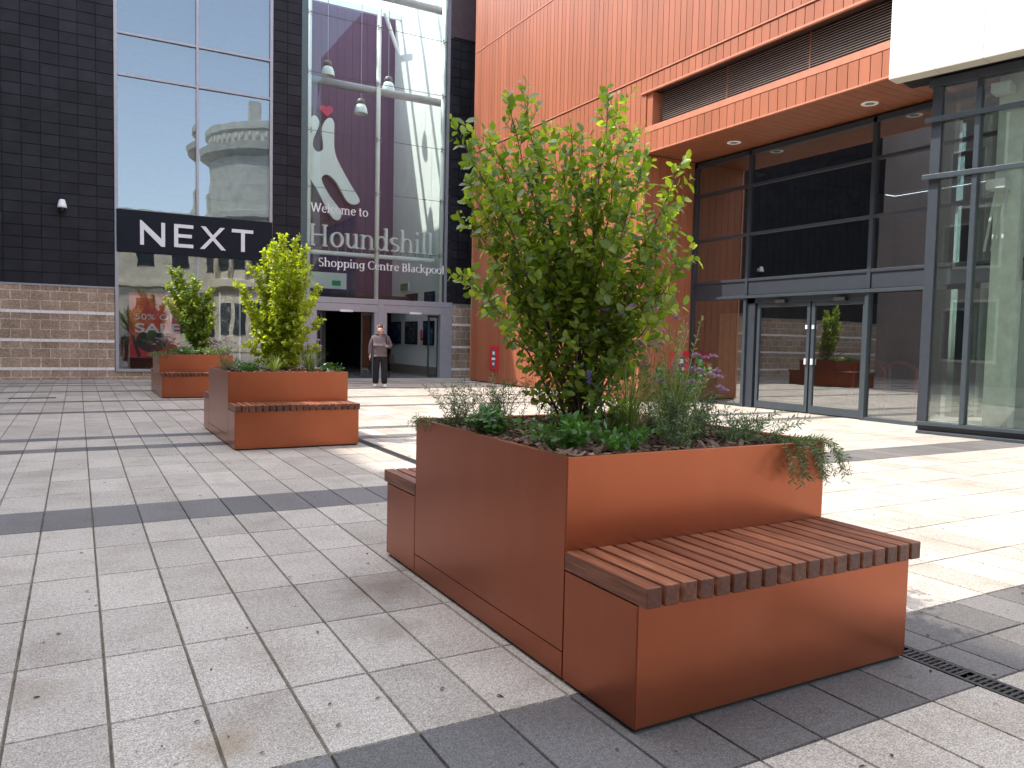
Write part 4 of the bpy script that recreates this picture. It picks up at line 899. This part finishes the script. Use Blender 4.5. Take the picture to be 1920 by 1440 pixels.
# ================================================================ BUILDINGS BEHIND AND BESIDE THE CAMERA (they shade the plaza and show in the glass)
lb=tag(empty('side_building'),'tall pale rendered building closing the left side of the plaza','building')
b=MB(); b.box(-20,-8.6,-24,14.8,0,22.2); b.box(-20,-8.6,14.8,40,0,20.7); b.build('wall','render',lb)
b=MB(); b2=MB()
for i in range(15):
    y0=-22+i*3.0
    for z0 in (1.0,4.6,8.2,11.8,15.4):
        b.box(-8.6,-8.55,y0-.1,y0+1.5,z0-.12,z0+2.3); b2.box(-8.549,-8.54,y0,y0+1.4,z0,z0+2.2)
b.box(-8.6,-8.3,-24,14.8,21.6,22.0); b.build('window_surround','stone',lb); b2.build('window','winglass',lb)
rb=tag(empty('ornate_building'),'ornate sandstone building with a round corner, reflected in the shop window','building')
b=MB()
def ring(r0,r1,z0,z1,cx=17.2,cy=-24.2): b.lathe([(r0,z0),(r1,z1)],(cx,cy,0),48)
prof=[(6.2,0),(6.2,4.6),(6.7,4.8),(6.7,5.3),(6.2,5.4),(6.2,9.9),(6.6,10.1),(6.6,10.6),(6.15,10.7),(6.15,14.6),(6.9,15.0),(7.0,15.5),(6.3,15.6),(6.3,16.4),(6.5,16.5),(6.5,17.0),(6.0,17.1),(0,17.3)]
b.lathe([(r,z*1.12) for r,z in prof],(15.6,-22.5,0),64); b.box(-6,11.5,-30,-21.2,0,11.4); b.box(-6,11.5,-30,-20.9,10.9,11.2); b.box(-6,11.5,-30,-20.9,4.9,5.2); b.box(21,34,-30,-21.2,0,13.5)
b.box(9.2,10.6,-23,-22,11.4,13.6); b.box(12.2,13.2,-20.5,-19.6,19,21.4); b.box(17.2,18.2,-20.5,-19.6,19,21.4); b.build('wall','stone',rb)
b=MB()
for i in range(6):
    for z0 in (1.2,6.6): b.box(-4.6+i*2.7,-3.3+i*2.7,-21.2,-21.17,z0,z0+2.6)
for i in range(9):
    a=R(30+i*15); 
    for z0 in (1.4,6.8):
        k=len(b.v); b.box(-.55,.55,-.03,.03,0,2.6); b.xf(Matrix.Translation((15.6+6.21*math.cos(a),-22.5+6.21*math.sin(a),z0))@Matrix.Rotation(a-R(90),4,'Z'),k)
b.build('window','winglass',rb)
b=MB()
for i in range(10):
    a=R(22.5+i*15); b.tube([(15.6+6.35*math.cos(a),-22.5+6.35*math.sin(a),5.4),(15.6+6.35*math.cos(a),-22.5+6.35*math.sin(a),9.9)],.22,8)
for i in range(30):
    a=R(6*i); k=len(b.v); b.box(-.16,.16,-.1,.06,17.6,18.25); b.xf(Matrix.Translation((15.6+6.3*math.cos(a),-22.5+6.3*math.sin(a),0))@Matrix.Rotation(a-R(90),4,'Z'),k)
b.build('column',simple('carved_stone',(.58,.53,.42),.85),rb,smooth=True)
# cycle stands (standing indoors, seen through the bay glazing)
def cyc(x,y,mat,label):
    m=MB(); pts=[(0,0,0),(0,0,.62)]+[(0,.34-.34*math.cos(R(a)),.62+.18*math.sin(R(a))) for a in range(20,180,20)]+[(0,.68,.62),(0,.68,0)]
    m.tube(pts,.035,8); o=m.build('cycle_stand',mat,None,smooth=True); o.location=(x,y,0); o.scale=(1.25,1.25,1.3); tag(o,label,'cycle stand')

om=simple('orange_tube',(.62,.10,.03),.4)
cyc(15.5,10.88,om,'orange tubular stand inside the dark glazed bay, the left one')
cyc(16.6,10.85,om,'orange tubular stand inside the dark glazed bay, the right one beside the corner frame')
cyc(17.6,12.4,'frame_grey','grey tubular stand inside the dark glazed bay, left of its grey neighbour')
cyc(18.0,12.5,'frame_grey','grey tubular stand inside the dark glazed bay, right of its grey neighbour')
# ================================================================ PERSON
def skin(name,verts,edges,mat,parent,sub=2):
    me=bpy.data.meshes.new(name); me.from_pydata([v[0] for v in verts],edges,[]); o=bpy.data.objects.new(name,me); col.objects.link(o)
    o.modifiers.new('s','SKIN'); 
    sv=me.skin_vertices[0].data
    for i,v in enumerate(verts):
        r=v[1]; sv[i].radius=(r,r) if not isinstance(r,tuple) else r
        sv[i].use_root=(i==0)
    m=o.modifiers.new('u','SUBSURF'); m.levels=sub; m.render_levels=sub
    dg=bpy.context.evaluated_depsgraph_get(); nm=bpy.data.meshes.new_from_object(o.evaluated_get(dg)); bpy.data.objects.remove(o)
    nm.name=name; nm.materials.clear(); nm.materials.append(MAT[mat]); nm.polygons.foreach_set('use_smooth',[True]*len(nm.polygons))
    o=bpy.data.objects.new(name,nm); col.objects.link(o); o.parent=parent; return o
def chain(V,E,pts,start=None):
    idx=[] 
    for p,r in pts:
        V.append((p,r)); idx.append(len(V)-1)
    a=[start]+idx if start is not None else idx
    E+= [(a[i],a[i+1]) for i in range(len(a)-1)]
    return idx
def person(loc,rz):
    root=empty('person',loc,rz)
    V=[];E=[]
    pel=chain(V,E,[((0,0,.93),(.15,.10)),((0,0,1.10),(.12,.09)),((0,.005,1.28),(.14,.10)),((0,.0,1.40),(.07,.06)),((0,-.012,1.455),.05),((0,-.035,1.515),(.066,.07)),((0,-.045,1.575),(.074,.088)),((0,-.03,1.635),(.06,.07))])
    chain(V,E,[((0,-.125,1.535),.012),((0,-.142,1.515),.009)],pel[6])           # nose
    for sx in (-1,1): chain(V,E,[((sx*.082,-.03,1.555),.014)],pel[6])           # ears
    for sx in (-1,1):
        fy=-.07 if sx>0 else .03; lg=chain(V,E,[((sx*.09,0,.86),.088),((sx*.105,-.02+fy*.6,.50),.056),((sx*.115,.02+fy,.10),.036),((sx*.118,-.03+fy,.055),.034),((sx*.135,-.13+fy,.035),.028)],pel[0])
    # hanging arm (person's right, -x) and phone arm (+x)
    a=chain(V,E,[((-.16,0,1.365),.05),((-.235,.02,1.12),.038),((-.275,-.03,.875),.025),((-.283,-.045,.815),(.03,.016))],pel[2])
    for i,(dx,dl) in enumerate(((-.0,.0),(-.002,.012),(-.002,.016),(0,.008))):
        oy=-.075+.02*i; chain(V,E,[((-.285,oy+.008,.785),.0085),((-.283,oy+.004,.758-dl*.6),.008),((-.272,oy,.738-dl),.007)],a[3])
    chain(V,E,[((-.262,-.075,.815),.010),((-.252,-.088,.790),.009)],a[2])
    b_=chain(V,E,[((.16,0,1.365),.05),((.245,.0,1.13),.038),((.17,-.19,1.12),.026),((.125,-.245,1.128),(.03,.016))],pel[2])
    for i in range(4):
        chain(V,E,[((.10,-.262+.016*i,1.128+.006*i),.0085),((.078,-.262+.016*i,1.14+.008*i),.008),((.080,-.258+.016*i,1.158+.006*i),.007)],b_[3])
    chain(V,E,[((.135,-.275,1.145),.010),((.118,-.292,1.160),.009)],b_[2])
    body=skin('body',V,E,'skin',root)
    V=[];E=[]
    t=chain(V,E,[((0,0,1.0),(.185,.135)),((0,0,.94),(.165,.125)),((0,-.01,1.14),(.19,.14))]); E[:]=[(0,1),(0,2)]
    c_=chain(V,E,[((0,0,1.31),(.175,.125)),((0,.0,1.405),(.10,.09)),((0,.03,1.44),(.085,.075))],2)
    chain(V,E,[((-.19,0,1.345),.078),((-.262,.02,1.12),.068),((-.288,-.02,.93),.048),((-.29,-.028,.895),.04)],c_[0])
    chain(V,E,[((.19,0,1.345),.078),((.272,.0,1.12),.068),((.20,-.15,1.115),.048),((.18,-.178,1.12),.04)],c_[0])
    skin('hoodie',V,E,'hoodie',root)
    hd=MB(); hd.lathe([(.085,0),(.105,.02),(.09,.05),(.07,.05)],(0,.035,1.41),18); hd.build('hood','hoodie',root,smooth=True)
    V=[];E=[]
    chain(V,E,[((0,0,.97),(.155,.12)),((0,0,.88),(.165,.125))])
    for sx in (-1,1):
        fy=-.07 if sx>0 else .03; chain(V,E,[((sx*.092,fy*.3,.78),(.105,.112)),((sx*.106,fy*.6,.52),(.084,.094)),((sx*.110,fy*.8,.36),(.076,.088)),((sx*.114,.01+fy,.20),(.083,.092)),((sx*.117,.01+fy,.13),(.080,.088)),((sx*.117,.01+fy,.095),(.060,.068))],1)
    skin('trousers',V,E,'trouser',root)
    for sx in (-1,1):
        V=[];E=[]; fy=-.07 if sx>0 else .03; chain(V,E,[((sx*.115,.06+fy,.05),(.042,.045)),((sx*.118,-.02+fy,.055),(.046,.05)),((sx*.135,-.12+fy,.042),(.05,.036)),((sx*.15,-.19+fy,.034),(.040,.028))]); skin('shoe',V,E,'shoe',root)
    V=[];E=[]; chain(V,E,[((0,.02,1.60),(.085,.085)),((0,-.03,1.665),(.072,.06)),((0,-.095,1.645),(.060,.030))]); chain(V,E,[((0,.055,1.53),(.07,.05)),((0,.06,1.46),(.045,.04))],0); chain(V,E,[((0,.03,1.715),.04),((.0,.02,1.745),.036)],1)
    skin('hair',V,E,'hair',root)
    m=MB(); m.tube([(-.092*math.cos(R(a)),-.035+.012*math.sin(R(a)),1.575+.125*math.sin(R(a))) for a in range(20,161,14)],.013,8); m.build('headband','creamcloth',root,smooth=True)
    m=MB(); 
    for sx in (-1,1): m.lathe([(0,.007),(.007,.004),(.009,0),(.007,-.004),(0,-.007)],(sx*.03,-.122,1.572),8)
    m.build('eyes','hair',root); m=MB(); m.tube([(-.022,-.118,1.492),(0,-.124,1.489),(.022,-.118,1.492)],[.003,.005,.003],6); m.build('mouth',simple('lips',(.35,.12,.10),.5),root)
    m=MB(); m.tube([(.09,.09,1.43),(.12,-.02,1.45),(.15,-.13,1.36),(.16,-.14,1.2)],.012,6); m.build('bag_strap','trouser',root)
    tag(root,'person in mauve-grey hoodie and black trousers looking down at a phone','person')
    ph=MB(); ph.box(-.034,.034,-.004,.004,-.07,.07); o=ph.build('phone','phone'); o.matrix_world=Matrix.Translation(loc)@Matrix.Rotation(rz,4,'Z')@Matrix.Translation((.098,-.272,1.175))@Matrix.Rotation(R(-50),4,'X'); tag(o,"black phone held in the person's raised hand",'phone')
    bg_=MB(); bg_.lathe([(0,0),(.07,.02),(.11,.12),(.10,.26),(.05,.33),(0,.34)],(0,0,0),14); o=bg_.build('handbag','trouser',None,smooth=True); o.matrix_world=Matrix.Translation(loc)@Matrix.Rotation(rz,4,'Z')@Matrix.Translation((.30,.06,.62)); o.scale=(.7,.5,1); tag(o,'small black shoulder bag at the hip of the person with the phone','bag')
person(Vector((7.20,20.2,0.004)),R(-19))

# dry leaves and grit on the paving
random.seed(77); m=MB()
for i in range(420):
    x=random.uniform(-2.2,6); y=1.2+10*random.random()**1.5
    if 1.6<x<3.2 and 2.0<y<4.6: continue
    a=random.uniform(0,6.28); L=random.uniform(.006,.02); d_=Vector((math.cos(a),math.sin(a),random.uniform(0,.4))); leaf(m,Vector((x,y,.004)),d_,Vector((0,0,1)),L*1.6,L*.7,.5,.3)
tag(m.build('leaf_litter','bark'),'scattered dry leaf scraps and grit on the paving','leaf litter',kind='stuff')
